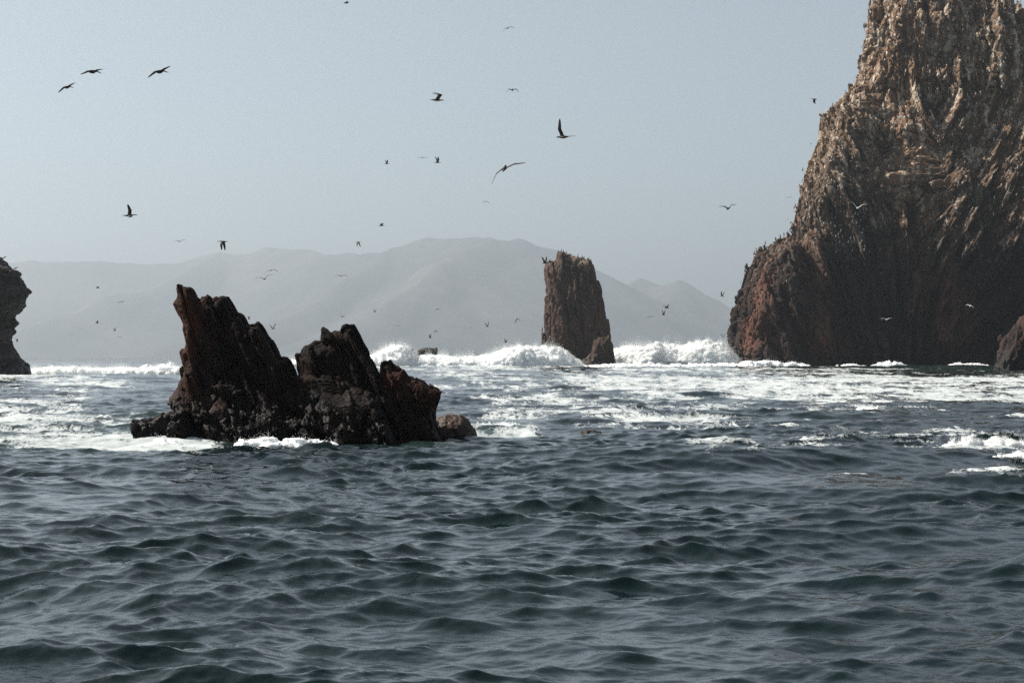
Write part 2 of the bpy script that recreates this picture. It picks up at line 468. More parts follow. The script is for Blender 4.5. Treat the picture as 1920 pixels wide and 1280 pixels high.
def build_sea():
    half = (960 + 310) / FPX
    t_in = np.linspace(-half, half, 840)
    a_in = np.arctan(t_in)
    a_out = np.linspace(a_in[-1], np.pi, 36)[1:]
    ang = np.concatenate([-a_out[::-1], a_in, a_out])          # full turn round the boat
    rows = [1.0, 2.5, 5.0, 7.5, 9.5]
    y = 11.0
    while y < 20500:
        rows.append(y)
        y *= 1 + (0.0021 if y < 60 else 0.0021 + 0.0018 * min(1, (y - 60) / 60) if y < 200 else 0.0055 if y < 620 else 0.03)
    R = np.array(rows)
    A, RR = np.meshgrid(ang, R, indexing='ij')
    sec = np.where(np.abs(A) <= half, 1 / np.cos(np.clip(A, -half, half)), 1 / np.cos(half))
    rad = RR * sec
    X, Y = rad * np.sin(A), rad * np.cos(A)
    inner = (np.abs(A) < half * 1.6)
    ha, ax, ay = sample(TILE_A, X, Y, ROT_A)
    hb, bx, by = sample(TILE_B, X, Y, ROT_B)
    hc, cx, cy = sample(TILE_C, X, Y, ROT_C)
    hm, mx, my = sample(TILE_M, X, Y, ROT_M)
    def peaky(h, k=0.12):                                       # narrower crests, broader troughs
        sd = h.std()
        return sd / k * (np.exp(k * h / sd) - math.exp(k * k / 2))
    ha, hm = peaky(ha), peaky(hm)
    D = np.hypot(X, Y)
    wm = (1 - smooth(900, 2200, D)) * smooth(2, 10, D) * np.where(np.abs(A) < half * 1.6, 1, 0.0)
    wa = (1 - smooth(350, 900, D)) * smooth(1, 8, D) * np.where(inner, 1, 0.0)
    wb = (1 - smooth(45, 130, D)) * smooth(1, 8, D) * np.where(inner, 1, 0.0)
    wc = (1 - smooth(1500, 4000, D)) * smooth(2, 30, D) * np.where(inner, 1, 0.3)
    # groups of higher and lower chop; calmer sheet of water at lower right
    gust = 1 + 0.35 * vnoise([X / 9.0, Y / 16.0, X * 0], 3) + 0.35 * vnoise([X / 2.6, Y / 4.5, X * 0], 4)
    calm = 1 - 0.55 * np.exp(-((X - 6.2) / 2.6) ** 2 - ((Y - 30) / 5.5) ** 2)
    wa, wb = wa * gust * calm, wb * gust * calm
    Z = wa * ha + wb * hb + wc * hc + wm * hm + swell(X, Y)
    ch = 0.9
    VX = X + ch * (wa * ax + wb * bx + wc * cx + wm * mx); VY = Y + ch * (wa * ay + wb * by + wc * cy + wm * my)
    # --- foam patches, laid out on the water
    px = 960 + FPX * X / np.maximum(Y, 1); ry = HY + H * FPX / np.maximum(Y, 1)
    fr = (Y > 8)
    st = fbm([X / 12.0, Y / 34.0, X * 0], 4, 21)                # long streaks parallel to the shore
    st2 = fbm([X / 2.2, Y / 6.0, X * 0], 3, 25)
    ry = ry + np.clip(0.22 * (ry - HY), 0, 9) * fbm([X / 7.0, Y / 22.0, X * 0 + 5], 3, 29)
    foam = np.zeros_like(X)
    hn = np.clip((wa * ha + wm * hm) / 0.09, -2, 2)
    def band(x0, x1, sx, y0, y1, sy, amt, nz=0.35):
        v = smooth(x0 - sx, x0 + sx, px) * (1 - smooth(x1 - sx, x1 + sx, px)) * smooth(y0 - sy, y0 + sy, ry) * (1 - smooth(y1 - sy, y1 + sy, ry))
        return v * np.clip(amt + nz * st + 0.22 * st2 - 0.20 * hn, 0, 1)
    for b in ((1150, 2100, 160, 701, 757, 7, 0.68), (800, 1300, 90, 696, 720, 5, 0.55), (860, 1450, 100, 714, 756, 8, 0.56),
              (680, 1500, 60, 688, 700, 4, 0.50), (1290, 1700, 60, 690, 701, 3, 0.55),
              (-150, 240, 50, 694, 728, 5, 0.60), (-150, 170, 40, 735, 782, 6, 0.38), (-150, 420, 60, 786, 850, 6, 0.58, 0.4),
              (230, 560, 40, 818, 836, 4, 0.62), (500, 860, 40, 816, 826, 3, 0.55), (840, 1010, 25, 798, 818, 4, 0.60),
              (1060, 1420, 60, 756, 800, 8, 0.40), (1500, 1760, 50, 750, 772, 5, 0.45), (880, 1200, 60, 745, 790, 8, 0.36),
              (1480, 1960, 80, 806, 842, 8, 0.34)):
        foam = np.maximum(foam, band(*b))
    fl = smooth(1240, 1340, px) * smooth(760, 790, ry) * (1 - smooth(880, 930, ry))          # foam flecks painted as sun glints on the steep little crests at right
    foam = np.maximum(foam, fl * np.clip(0.55 * (hn - 0.9) + 0.25 * st2, 0, 0.75))
    foam = np.where(fr, np.clip(foam, 0, 1), 0)
    churn = np.zeros_like(X)
    for b in ((-150, 420, 60, 785, 848, 8, 0.55, 0.25), (250, 880, 60, 815, 836, 4, 0.15, 0.2), (820, 1000, 30, 796, 820, 6, 0.6, 0.2),
              (1250, 2050, 120, 682, 702, 4, 0.5, 0.1), (-150, 260, 60, 694, 728, 6, 0.3, 0.2), (1100, 1800, 120, 700, 756, 8, 0.25, 0.2)):
        churn = np.maximum(churn, band(*b))
    churn = np.where(fr, np.clip(churn, 0, 1), 0)
    V = np.stack([VX, VY, Z], -1)
    na, nr = A.shape
    idx = np.arange(na * nr).reshape(na, nr)
    F = np.stack([idx[:-1, :-1], idx[:-1, 1:], idx[1:, 1:], idx[1:, :-1]], -1).reshape(-1, 4)
    F = F[:, ::-1]
    me = mesh_from("sea", V.reshape(-1, 3), F)
    for nm, arr in (("foam", foam), ("churn", churn)):
        at = me.attributes.new(nm, 'FLOAT', 'POINT')
        at.data.foreach_set("value", arr.astype(np.float32).ravel())
    o = link("sea", me, M_WATER)
    setp(o, "choppy dark teal sea with pale foam streaks", kind="structure")
    print("sea verts", len(V.reshape(-1, 3)), "rows", nr)
build_sea()

# ------------------------------------------------------------------ hills across the bay
def build_hills():
    # ridge lines as (px, py, distance): the skyline and the spurs that come down towards the sea
    spines = [
        [(-700, 560, 13000), (-300, 505, 13000), (0, 490, 13000), (60, 484, 13000), (180, 483, 13000), (250, 490, 13000), (330, 485, 12800), (410, 471, 12600),
         (470, 479, 12500), (530, 472, 12300), (580, 477, 12000), (630, 489, 11500), (690, 482, 11200), (740, 473, 11000)],
        [(740, 473, 11000), (800, 458, 10800), (850, 456, 10600), (890, 454, 10400), (918, 450, 10200), (945, 456, 10200), (975, 455, 10400), (1000, 463, 10500),
         (1060, 472, 10500), (1100, 500, 10400), (1135, 516, 10300), (1165, 545, 10000), (1230, 600, 9500), (1330, 665, 9000)],
        [(918, 450, 10200), (880, 468, 9700), (835, 500, 9100), (780, 545, 8500), (700, 590, 8000), (560, 640, 7600)],
        [(740, 473, 11000), (690, 515, 10200), (600, 570, 9300), (480, 610, 8600), (300, 650, 8200)],
        [(410, 471, 12600), (330, 520, 11600), (180, 570, 10600), (40, 620, 9800)],
        [(1090, 575, 11800), (1150, 545, 11800), (1205, 520, 11800), (1240, 530, 11700), (1275, 523, 11600), (1320, 548, 11400), (1380, 580, 11200),
         (1450, 600, 11000), (1600, 640, 11000), (1900, 660, 11000)],
        [(1275, 523, 11600), (1260, 570, 10700), (1200, 630, 9800)],
        [(975, 455, 10400), (985, 520, 9700), (960, 590, 8900), (930, 640, 8400)],
    ]
    xs = np.linspace(-7200, 6600, 520); ys = np.linspace(10500, 20000, 320)
    X, Y = np.meshgrid(xs, ys, indexing='ij')
    Z = np.full(X.shape, -60.0)
    for sp in spines:
        pts = [P(q[0], q[1], 9000 + (q[2] - 5000) * 1.15) for q in sp]
        for (ax, ay, az), (bx, by, bz) in zip(pts[:-1], pts[1:]):
            ex, ey = bx - ax, by - ay
            t = np.clip(((X - ax) * ex + (Y - ay) * ey) / (ex * ex + ey * ey), 0, 1)
            d = np.hypot(X - ax - t * ex, Y - ay - t * ey)
            h = az + t * (bz - az) - 0.62 * d / (1 + d / 4700.0) * np.minimum(1, 0.35 + d / 400.0)
            k = 24.0
            Z = np.maximum(Z, h) + k * np.exp(-np.abs(Z - h) / k) * 0.25
    f = fbm([X / 1500.0, Y / 1500.0, X * 0], 5, 40, ridged=True)
    Z = np.maximum(Z + (f - 0.3) * 46.0 * smooth(30, 330, Z), -2.5)
    na, nb = X.shape
    idx = np.arange(na * nb).reshape(na, nb)
    F = np.stack([idx[:-1, :-1], idx[1:, :-1], idx[1:, 1:], idx[:-1, 1:]], -1).reshape(-1, 4)
    me = mesh_from("hills", np.stack([X, Y, Z], -1).reshape(-1, 3), F)
    setp(link("hills", me, M_HILL), "bare desert hills across the bay, pale in the haze", kind="structure")
build_hills()

# ------------------------------------------------------------------ rocks
def rock_mesh(name, poly, Y0, S, T, vox, axis, blocks, fine, seed, taper=None, lean=0.0, pn=2, wk=0.35, inset=0.0):
    """poly: outline in photograph pixels; Y0: distance of the nearest face at the waterline; S: edge radius;
    T: half depth; axis: tilt of the beds in the XZ plane; blocks: joint blocks (across, along, depth, amount, crack)"""
    yc = Y0 + T
    pw = [(P(x, y, yc)[0], P(x, y, yc)[2]) for x, y in poly]
    mg = vox * 3 + sum(b[3] for b in blocks)
    x0, x1 = min(p[0] for p in pw) - mg, max(p[0] for p in pw) + mg
    z0, z1 = -1.2 * max(1.0, vox * 4), max(p[1] for p in pw) + mg
    y0, y1 = yc - T - mg - abs(lean), yc + T + mg + abs(lean)
    gx, gy, gz = np.arange(x0, x1, vox, dtype=np.float32), np.arange(y0, y1, vox, dtype=np.float32), np.arange(z0, z1, vox, dtype=np.float32)
    X2, Z2 = np.meshgrid(gx, gz, indexing='ij')
    s = poly_sd(X2, Z2, pw).astype(np.float32) - inset
    top = max(p[1] for p in pw)
    tt = np.clip(Z2 / top, 0, 1)
    Tz = T * (1 - (taper if taper is not None else 0.45) * tt)
    off = lean * tt                                            # the crest stands further back than the foot
    a = np.maximum(0, 1 - s / S)                               # outline term, grows outside the outline
    b = (gy[None, :, None] - (yc + off)[:, None, :]) / Tz[:, None, :]
    F = ((a ** pn)[:, None, :] + np.abs(b) ** pn) ** np.float32(1.0 / pn)
    F = F.astype(np.float32)
    F -= 1
    F *= min(S, T)
    amp = sum(bk[3] for bk in blocks) + fine * 2
    band = np.abs(F) < amp + 2.5 * vox
    I, J, K = np.nonzero(band)
    p = (gx[I], gy[J], gz[K])
    ca, sa = math.cos(axis), math.sin(axis)
    u = ca * p[0] + sa * p[2]; v = -sa * p[0] + ca * p[2]; w = p[1]
    wob = fbm([p[0] / (S * 1.5), p[1] / (S * 1.5), p[2] / (S * 1.5)], 2, seed + 5)
    dF = np.zeros(len(I), np.float32)
    for q, (ba, bb, bc, am, cr) in enumerate(blocks):
        c1, c2, f21 = voronoi([u / ba + wk * wob, v / bb + 0.6 * wk * wob, w / bc], seed + 100 * q)
        dF += am * (c1 * 2 - 1) * 0.7 + cr * am * (1 - smooth(0.0, 0.16, f21))
        # every block is a little tilted
        dF += am * 1.1 * (c2 - 0.5) * (u / ba * 0.9 - np.floor(u / ba * 0.9) - 0.5)
    dF += fine * fbm([p[0] / (vox * 9), p[1] / (vox * 9), p[2] / (vox * 9)], 3, seed + 9, 0.6)
    F[I, J, K] += dF
    F[0], F[-1], F[:, 0], F[:, -1], F[:, :, 0], F[:, :, -1] = 1, 1, 1, 1, 1, 1
    V, Q = surface_nets(F, (x0, y0, z0), vox)
    me = mesh_from(name, V, Q)
    return me, V, Q

TOPS = {}
def rock_empty(name, loc, label, cat, group=None):
    o = bpy.data.objects.new(name, None)
    o.empty_display_size = 0.5
    o.location = loc
    COL.objects.link(o)
    return setp(o, label, cat, group)

R30, R26 = math.radians(29), math.radians(24)
outcrop = rock_empty("rock_outcrop", (P(560, 830, 61)[0], 61, 0),
                     "jagged dark rock outcrop with two leaning spires rising from foam", "rock")
bl = [(0.75, 5.0, 1.0, 0.13, 0.3), (0.36, 2.2, 0.5, 0.06, 0.3), (0.16, 0.6, 0.2, 0.028, 0.25)]
bl_low = [(0.95, 1.5, 1.0, 0.24, 0.3), (0.45, 0.75, 0.5, 0.11, 0.35), (0.2, 0.3, 0.2, 0.04, 0.3)]
SPIRE = [(331, 541), (333, 535), (345, 534), (360, 537), (368, 555), (373, 563), (376, 555), (388, 553), (397, 562), (406, 557), (421, 557), (430, 572),
         (439, 588), (452, 593), (462, 608), (484, 609), (493, 621), (507, 645), (520, 672), (532, 669), (540, 677), (549, 700), (560, 730), (580, 800),
         (590, 900), (330, 900), (338, 800), (345, 720), (354, 695), (345, 660), (352, 644), (344, 617), (346, 609), (335, 588), (325, 569), (333, 560)]
me, V, Q = rock_mesh("spire", SPIRE, 60.2, 0.5, 1.5, 0.034, R26, bl, 0.008, 3, taper=0.55, lean=0.35, pn=3, wk=0.1)
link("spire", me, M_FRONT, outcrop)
PINN = [(566, 704), (557, 665), (570, 664), (571, 656), (589, 643), (603, 644), (600, 612), (615, 615), (633, 616), (642, 610), (662, 611), (670, 625),
        (682, 649), (700, 677), (719, 708), (745, 760), (775, 830), (790, 900), (545, 900), (552, 790), (560, 730)]
me, V, Q = rock_mesh("spire", PINN, 60.6, 0.5, 1.5, 0.034, R30, bl, 0.008, 17, taper=0.5, lean=0.3, pn=3, wk=0.1)
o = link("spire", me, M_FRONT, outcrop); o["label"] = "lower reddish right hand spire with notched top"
SLAB = [(719, 704), (715, 679), (729, 680), (740, 692), (759, 695), (765, 706), (782, 706), (810, 720), (828, 736), (820, 759), (814, 779), (822, 800),
        (834, 825), (840, 900), (690, 900), (700, 740)]
me, V, Q = rock_mesh("slab", SLAB, 60.9, 0.6, 1.15, 0.034, R30, [(0.5, 2.4, 0.7, 0.12, 0.5), (0.25, 0.6, 0.3, 0.06, 0.5), (0.13, 0.25, 0.14, 0.03, .4)], 0.008, 29, taper=0.35, pn=3, wk=0.1)
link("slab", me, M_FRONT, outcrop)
SKIRT = [(341, 699), (356, 690), (400, 700), (470, 720), (545, 712), (566, 704), (640, 712), (700, 735), (740, 790), (770, 900), (296, 900), (304, 800), (312, 776), (326, 770), (328, 747), (340, 724)]
me, V, Q = rock_mesh("base", SKIRT, 59.3, 0.7, 2.2, 0.034, 0.42, bl_low, 0.010, 41, taper=0.55, lean=0.5, pn=3, wk=0.12)
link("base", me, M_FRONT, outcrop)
LEDGE = [(252, 786), (262, 787), (282, 785), (290, 787), (307, 775), (322, 771), (345, 770), (360, 800), (370, 900), (254, 900), (254, 828)]
me, V, Q = rock_mesh("ledge", LEDGE, 58.6, 0.3, 0.9, 0.03, 0.1, [(0.6, 0.6, 0.6, 0.05, 0.4), (0.25, 0.3, 0.25, 0.025, 0.4)], 0.01, 53, taper=0.15, pn=4)
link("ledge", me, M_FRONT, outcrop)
BOUL = [(812, 800), (818, 781), (835, 777), (852, 779), (868, 777), (878, 784), (888, 800), (895, 818), (900, 860), (810, 860)]
me, V, Q = rock_mesh("boulder", BOUL, 62.6, 0.55, 0.7, 0.030, 0.1, [(0.5, 0.5, 0.5, 0.05, 0.3), (0.18, 0.18, 0.18, 0.035, 0.4)], 0.02, 71, taper=0.3)
setp(link("boulder", me, M_BOULDER), "low rounded brown boulder in the water right of the jagged outcrop", "boulder")
me, V, Q = rock_mesh("boulder", [(1088, 809), (1096, 806), (1112, 805), (1122, 806), (1128, 808), (1138, 830), (1078, 830)], 70.0, 0.25, 0.4, 0.03, 0.1,
                     [(0.3, 0.3, 0.3, 0.04, 0.3)], 0.015, 75, taper=0.3)
setp(link("boulder", me, M_STACK), "small reddish rock just awash right of centre", "boulder")

# left headland rock, undercut above the waterline
LEFT = [(-420, 420), (-260, 405), (-140, 425), (-60, 455), (-10, 478), (6, 487), (18, 498), (26, 512), (32, 520), (36, 530), (51, 548), (43, 560), (42, 572), (33, 583), (19, 597),
        (24, 604), (18, 615), (13, 632), (14, 646), (22, 655), (32, 668), (41, 682), (52, 706), (62, 760), (-440, 760)]
me, V, Q = rock_mesh("headland_rock", LEFT, 250, 3.0, 6.5, 0.20, 0.15, [(5, 2.0, 5, 0.55, 0.4), (2.0, 0.9, 2.0, 0.30, 0.5), (0.8, 0.5, 0.8, 0.13, 0.5)], 0.06, 83, taper=0.5, lean=3.0)
setp(link("headland_rock", me, M_LEFT), "dark overhanging rock with undercut foot at left edge", "rock")
LEFT_V, LEFT_Q = V, Q

# sea stack in the surf
STACK = [(1018, 520), (1017, 503), (1026, 490), (1034, 488), (1042, 485), (1044, 472), (1056, 467), (1068, 474), (1082, 477), (1100, 486), (1108, 490), (1112, 510), (1118, 525),
         (1128, 548), (1130, 557), (1134, 575), (1138, 585), (1144, 600), (1147, 620), (1150, 645), (1152, 720), (1008, 720), (1014, 655), (1022, 640), (1021, 610), (1019, 585), (1022, 570), (1019, 556), (1022, 545)]
me, V, Q = rock_mesh("sea_stack", STACK, 522, 5.0, 7.0, 0.24, 0.12, [(4.2, 22, 4.5, 1.3, 0.5), (1.9, 7.0, 2.2, 0.6, 0.5), (0.9, 2.0, 1.0, 0.2, 0.4)], 0.05, 91, taper=0.35, lean=2.5, pn=3, wk=0.12, inset=0.45)
setp(link("sea_stack", me, M_STACK), "tall reddish brown rock pillar standing in the white surf", "sea stack")
STACK_V, STACK_Q = V, Q
FOOT = [(1090, 680), (1098, 668), (1108, 660), (1112, 640), (1120, 636), (1132, 632), (1142, 628), (1149, 645), (1151, 665), (1155, 680), (1160, 720), (1080, 720)]
me, V, Q = rock_mesh("rock", FOOT, 508, 2.2, 2.6, 0.2, 0.1, [(1.6, 5, 1.6, 0.5, 0.5), (0.8, 1.6, 0.8, 0.25, 0.5)], 0.08, 97, taper=0.4)
setp(link("rock", me, M_STACK), "small craggy rock at the right foot of the tall pillar", "rock")
for pl, Y_, lab, sd in (([(776, 668), (782, 657), (790, 653), (806, 651), (819, 652), (821, 664), (824, 700), (770, 700)], 760, "flat topped hazy rock behind the breaking surf", 101),
                        ([(744, 681), (752, 677), (762, 675), (770, 671), (778, 671), (782, 678), (784, 700), (740, 700)], 498, "low wet rock in the foam near the splash", 103)):
    me, V, Q = rock_mesh("rock", pl, Y_, 1.2, 2.2, 0.2, 0.1, [(1.5, 1.5, 1.5, 0.3, 0.5), (0.7, 0.7, 0.7, 0.14, 0.5)], 0.05, sd, taper=0.3)
    setp(link("rock", me, M_FAR), lab, "rock")
RB = [(1868, 690), (1872, 660), (1876, 632), (1890, 622), (1900, 612), (1912, 596), (1925, 588), (1960, 560), (2020, 560), (2080, 640), (2090, 740), (1864, 740)]
me, V, Q = rock_mesh("rock", RB, 378, 3.0, 5.0, 0.24, -0.2, [(2.4, 6, 2.4, 0.6, 0.5), (1.1, 2.2, 1.1, 0.3, 0.5), (0.6, 0.9, 0.6, 0.13, 0.5)], 0.06, 107, taper=0.45)
setp(link("rock", me, M_CLIFF), "craggy brown rock in front of the cliff at right edge", "rock")

# ------------------------------------------------------------------ the big cliff
def build_cliff():
    Y0, vox = 540.0, 0.30
    px_m = Y0 / FPX
    edge = [(1640, -120), (1632, -30), (1626, 20), (1621, 70), (1614, 108), (1606, 135), (1588, 150), (1562, 172), (1547, 192), (1545, 235), (1530, 280), (1519, 330),
            (1511, 375), (1505, 415), (1482, 423), (1452, 440), (1432, 462), (1413, 490), (1405, 522), (1396, 560), (1386, 600), (1378, 640), (1368, 680), (1364, 760),
            (2300, 760), (2300, 260), (2190, 170), (2065, 80), (1985, 22), (1930, -20), (1880, -55), (1820, -90), (1740, -130)]
    # recess of the face behind Y0 in metres at photograph pixels
    cp = [(1640, -60, 46), (1760, -60, 46), (1890, -20, 44), (1640, 60, 36), (1700, 60, 36), (1780, 60, 33), (1880, 60, 35), (1980, 80, 36),
          (1620, 150, 25), (1690, 150, 30), (1760, 150, 24), (1840, 160, 25), (1910, 150, 24), (2000, 160, 26),
          (1570, 230, 15), (1620, 230, 17), (1680, 240, 22), (1740, 240, 15), (1800, 240, 17), (1850, 240, 20), (1910, 230, 14), (2000, 240, 14),
          (1545, 310, 8), (1590, 310, 9), (1640, 320, 17), (1700, 320, 17), (1750, 310, 9), (1800, 320, 7), (1850, 320, 13), (1900, 320, 6),
          (1530, 390, 3), (1570, 380, 6), (1620, 400, 12), (1690, 400, 16), (1760, 390, 10), (1810, 400, 2.5), (1850, 390, 5), (1890, 400, 1), (1950, 400, 1),
          (1440, 470, 1.5), (1490, 460, -1), (1540, 470, 1.5), (1580, 470, 1.5), (1640, 480, 6), (1720, 480, 13), (1780, 460, 7), (1830, 450, 1.5), (1890, 450, 0), (1960, 450, 0),
          (1410, 560, 0), (1450, 570, -2), (1520, 560, 3.5), (1590, 560, 2), (1650, 570, 6), (1720, 570, 13), (1800, 560, 17), (1880, 560, 19), (1960, 560, 10),
          (1400, 670, -1), (1450, 670, -2), (1540, 670, 3), (1600, 670, 2.5), (1680, 670, 7), (1760, 670, 13), (1840, 670, 18), (1920, 670, 18), (2000, 670, 8),
          (2150, 300, 8), (2150, 500, 2), (2150, 680, 4), (2250, 250, 12)]
    pw = [((x - 960) * px_m * 1.0, H - (y - HY) * px_m) for x, y in edge]
    x0, x1 = (1330 - 960) * px_m, (2140 - 960) * px_m
    z0, z1 = -3.0, H + (HY + 75) * px_m
    y0, y1 = Y0 - 7.0, Y0 + 52.0
    gx, gy, gz = np.arange(x0, x1, vox, dtype=np.float32), np.arange(y0, y1, vox, dtype=np.float32), np.arange(z0, z1, vox, dtype=np.float32)
    X2, Z2 = np.meshgrid(gx, gz, indexing='ij')
    num = np.zeros_like(X2); den = np.zeros_like(X2)
    for cx, cy, r in cp:
        wx, wz = (cx - 960) * px_m, H - (cy - HY) * px_m
        w = 1.0 / (((X2 - wx) ** 2 + (Z2 - wz) ** 2) / 36.0 + 0.25) ** 2
        num += w * r; den += w
    rec = num / den
    rec = np.where(rec > 10, 10 + (rec - 10) * 0.72, rec)      # the upper face is steep
    ker = np.exp(-0.5 * (np.arange(-45, 46) * vox / 3.6) ** 2); ker /= ker.sum()     # soften the interpolation
    for ax_ in (0, 1):
        rp = np.pad(rec, [(45, 45) if q == ax_ else (0, 0) for q in (0, 1)], mode='edge')
        rec = np.apply_along_axis(lambda r_: np.convolve(r_, ker, 'valid'), ax_, rp)
    rec = rec.astype(np.float32)
    # points further away project closer to the axis: widen the outline by the recess
    k = (Y0 + np.clip(rec, -3, 60)) / Y0
    s = poly_sd(X2 / k, (Z2 - H) / k + H, pw) - 3.5
    # ribs and gullies that lean with the beds: one way on the left, the other way on the right
    pxc = 960 + X2 / px_m
    tl = np.interp(pxc, [1370, 1560, 1680, 1780, 2000], [0.05, 0.42, 0.25, -0.55, -0.50])
    zr = np.minimum(Z2, 75) - 35.0
    us = X2 + tl * zr
    rib = fbm([us / 4.6, Z2 / 34.0, X2 * 0], 3, 61, 0.55, ridged=True)
    lowamp = smooth(85, 45, Z2) * smooth(4, 18, Z2)
    rec = rec - (2.5 + 1.4 * lowamp) * rib - 3.0 * fbm([us / 9.0, Z2 / 14.0, X2 * 0], 3, 63, 0.55)
    Sx = 5.0
    a = np.clip(1 - s / Sx, 0, 1)
    rec = rec + 7.0 * (1 - np.sqrt(np.maximum(0, 1 - a * a)))
    F = (Y0 + rec)[:, None, :] - gy[None, :, None]
    F *= 0.75
    np.maximum(F, -s[:, None, :], out=F)
    np.maximum(F, (gy - (y1 - 2))[None, :, None], out=F)        # plain back side
    band = np.abs(F) < 5.0
    band[:, -8:, :] = False
    I, J, K = np.nonzero(band)
    p = (gx[I], gy[J], gz[K])
    u = us[I, K]; v = p[2]; w = p[1]
    wob = fbm([p[0] / 8, p[1] / 8, p[2] / 8], 2, 65)
    dF = np.zeros(len(I), np.float32)
    up = smooth(30, 55, v)                                       # broken, nodular upper slopes; longer columns below
    vv = np.where(v > 42, 42 + (v - 42) * 1.15, v)
    for q, (ba, bb, bc, am, cr) in enumerate([(4.6, 12.0, 4.6, 2.0, 0.8), (2.1, 4.6, 2.1, 1.3, 0.9), (1.1, 2.0, 1.1, 0.62, 1.0)]):
        c1, c2, f21 = voronoi([u / ba + 0.4 * wob, vv / bb + 0.25 * wob, w / bc], 200 + 100 * q)
        dF += am * ((c1 * 2 - 1) * 0.7 + cr * (1 - smooth(0, 0.18, f21)) + 0.4 * (c2 - 0.5) * np.sin(u / ba * 2.1 + c1 * 9))
    dF += 0.22 * fbm([p[0] / 1.6, p[1] / 1.6, p[2] / 2.2], 3, 69, 0.6) * (0.7 + 0.8 * up)
    F[I, J, K] += dF
    F[0], F[-1], F[:, 0], F[:, -1], F[:, :, 0], F[:, :, -1] = 1, 1, 1, 1, 1, 1
    V, Q = surface_nets(F, (x0, y0, z0), vox)
    print("cliff", F.shape, len(V))
    me = mesh_from("cliff", V, Q)
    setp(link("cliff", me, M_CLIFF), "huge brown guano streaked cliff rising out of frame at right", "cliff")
    return V, Q
CLIFF_V, CLIFF_Q = build_cliff()
print("rocks done")
# ------------------------------------------------------------------ breaking surf
def spray_mesh(name, pts, size, seed):
    """many small four sided drops"""
    r = np.random.default_rng(seed)
    n = len(pts)
    base = np.array([[1, 1, 1], [-1, -1, 1], [-1, 1, -1], [1, -1, -1]], np.float32) * 0.6
    q = r.normal(size=(n, 4)); q /= np.linalg.norm(q, axis=1, keepdims=True)
    w, x, y, z = q.T
    R = np.stack([1 - 2 * (y * y + z * z), 2 * (x * y - z * w), 2 * (x * z + y * w), 2 * (x * y + z * w), 1 - 2 * (x * x + z * z), 2 * (y * z - x * w),
                  2 * (x * z - y * w), 2 * (y * z + x * w), 1 - 2 * (x * x + y * y)], 1).reshape(n, 3, 3)
    V = pts[:, None, :] + np.einsum('nij,kj->nki', R, base) * size[:, None, None]
    t = np.array([[0, 1, 2], [0, 3, 1], [0, 2, 3], [1, 3, 2]])
    F = (np.arange(n)[:, None, None] * 4 + t[None]).reshape(-1, 3)
    return mesh_from(name, V.reshape(-1, 3), F)

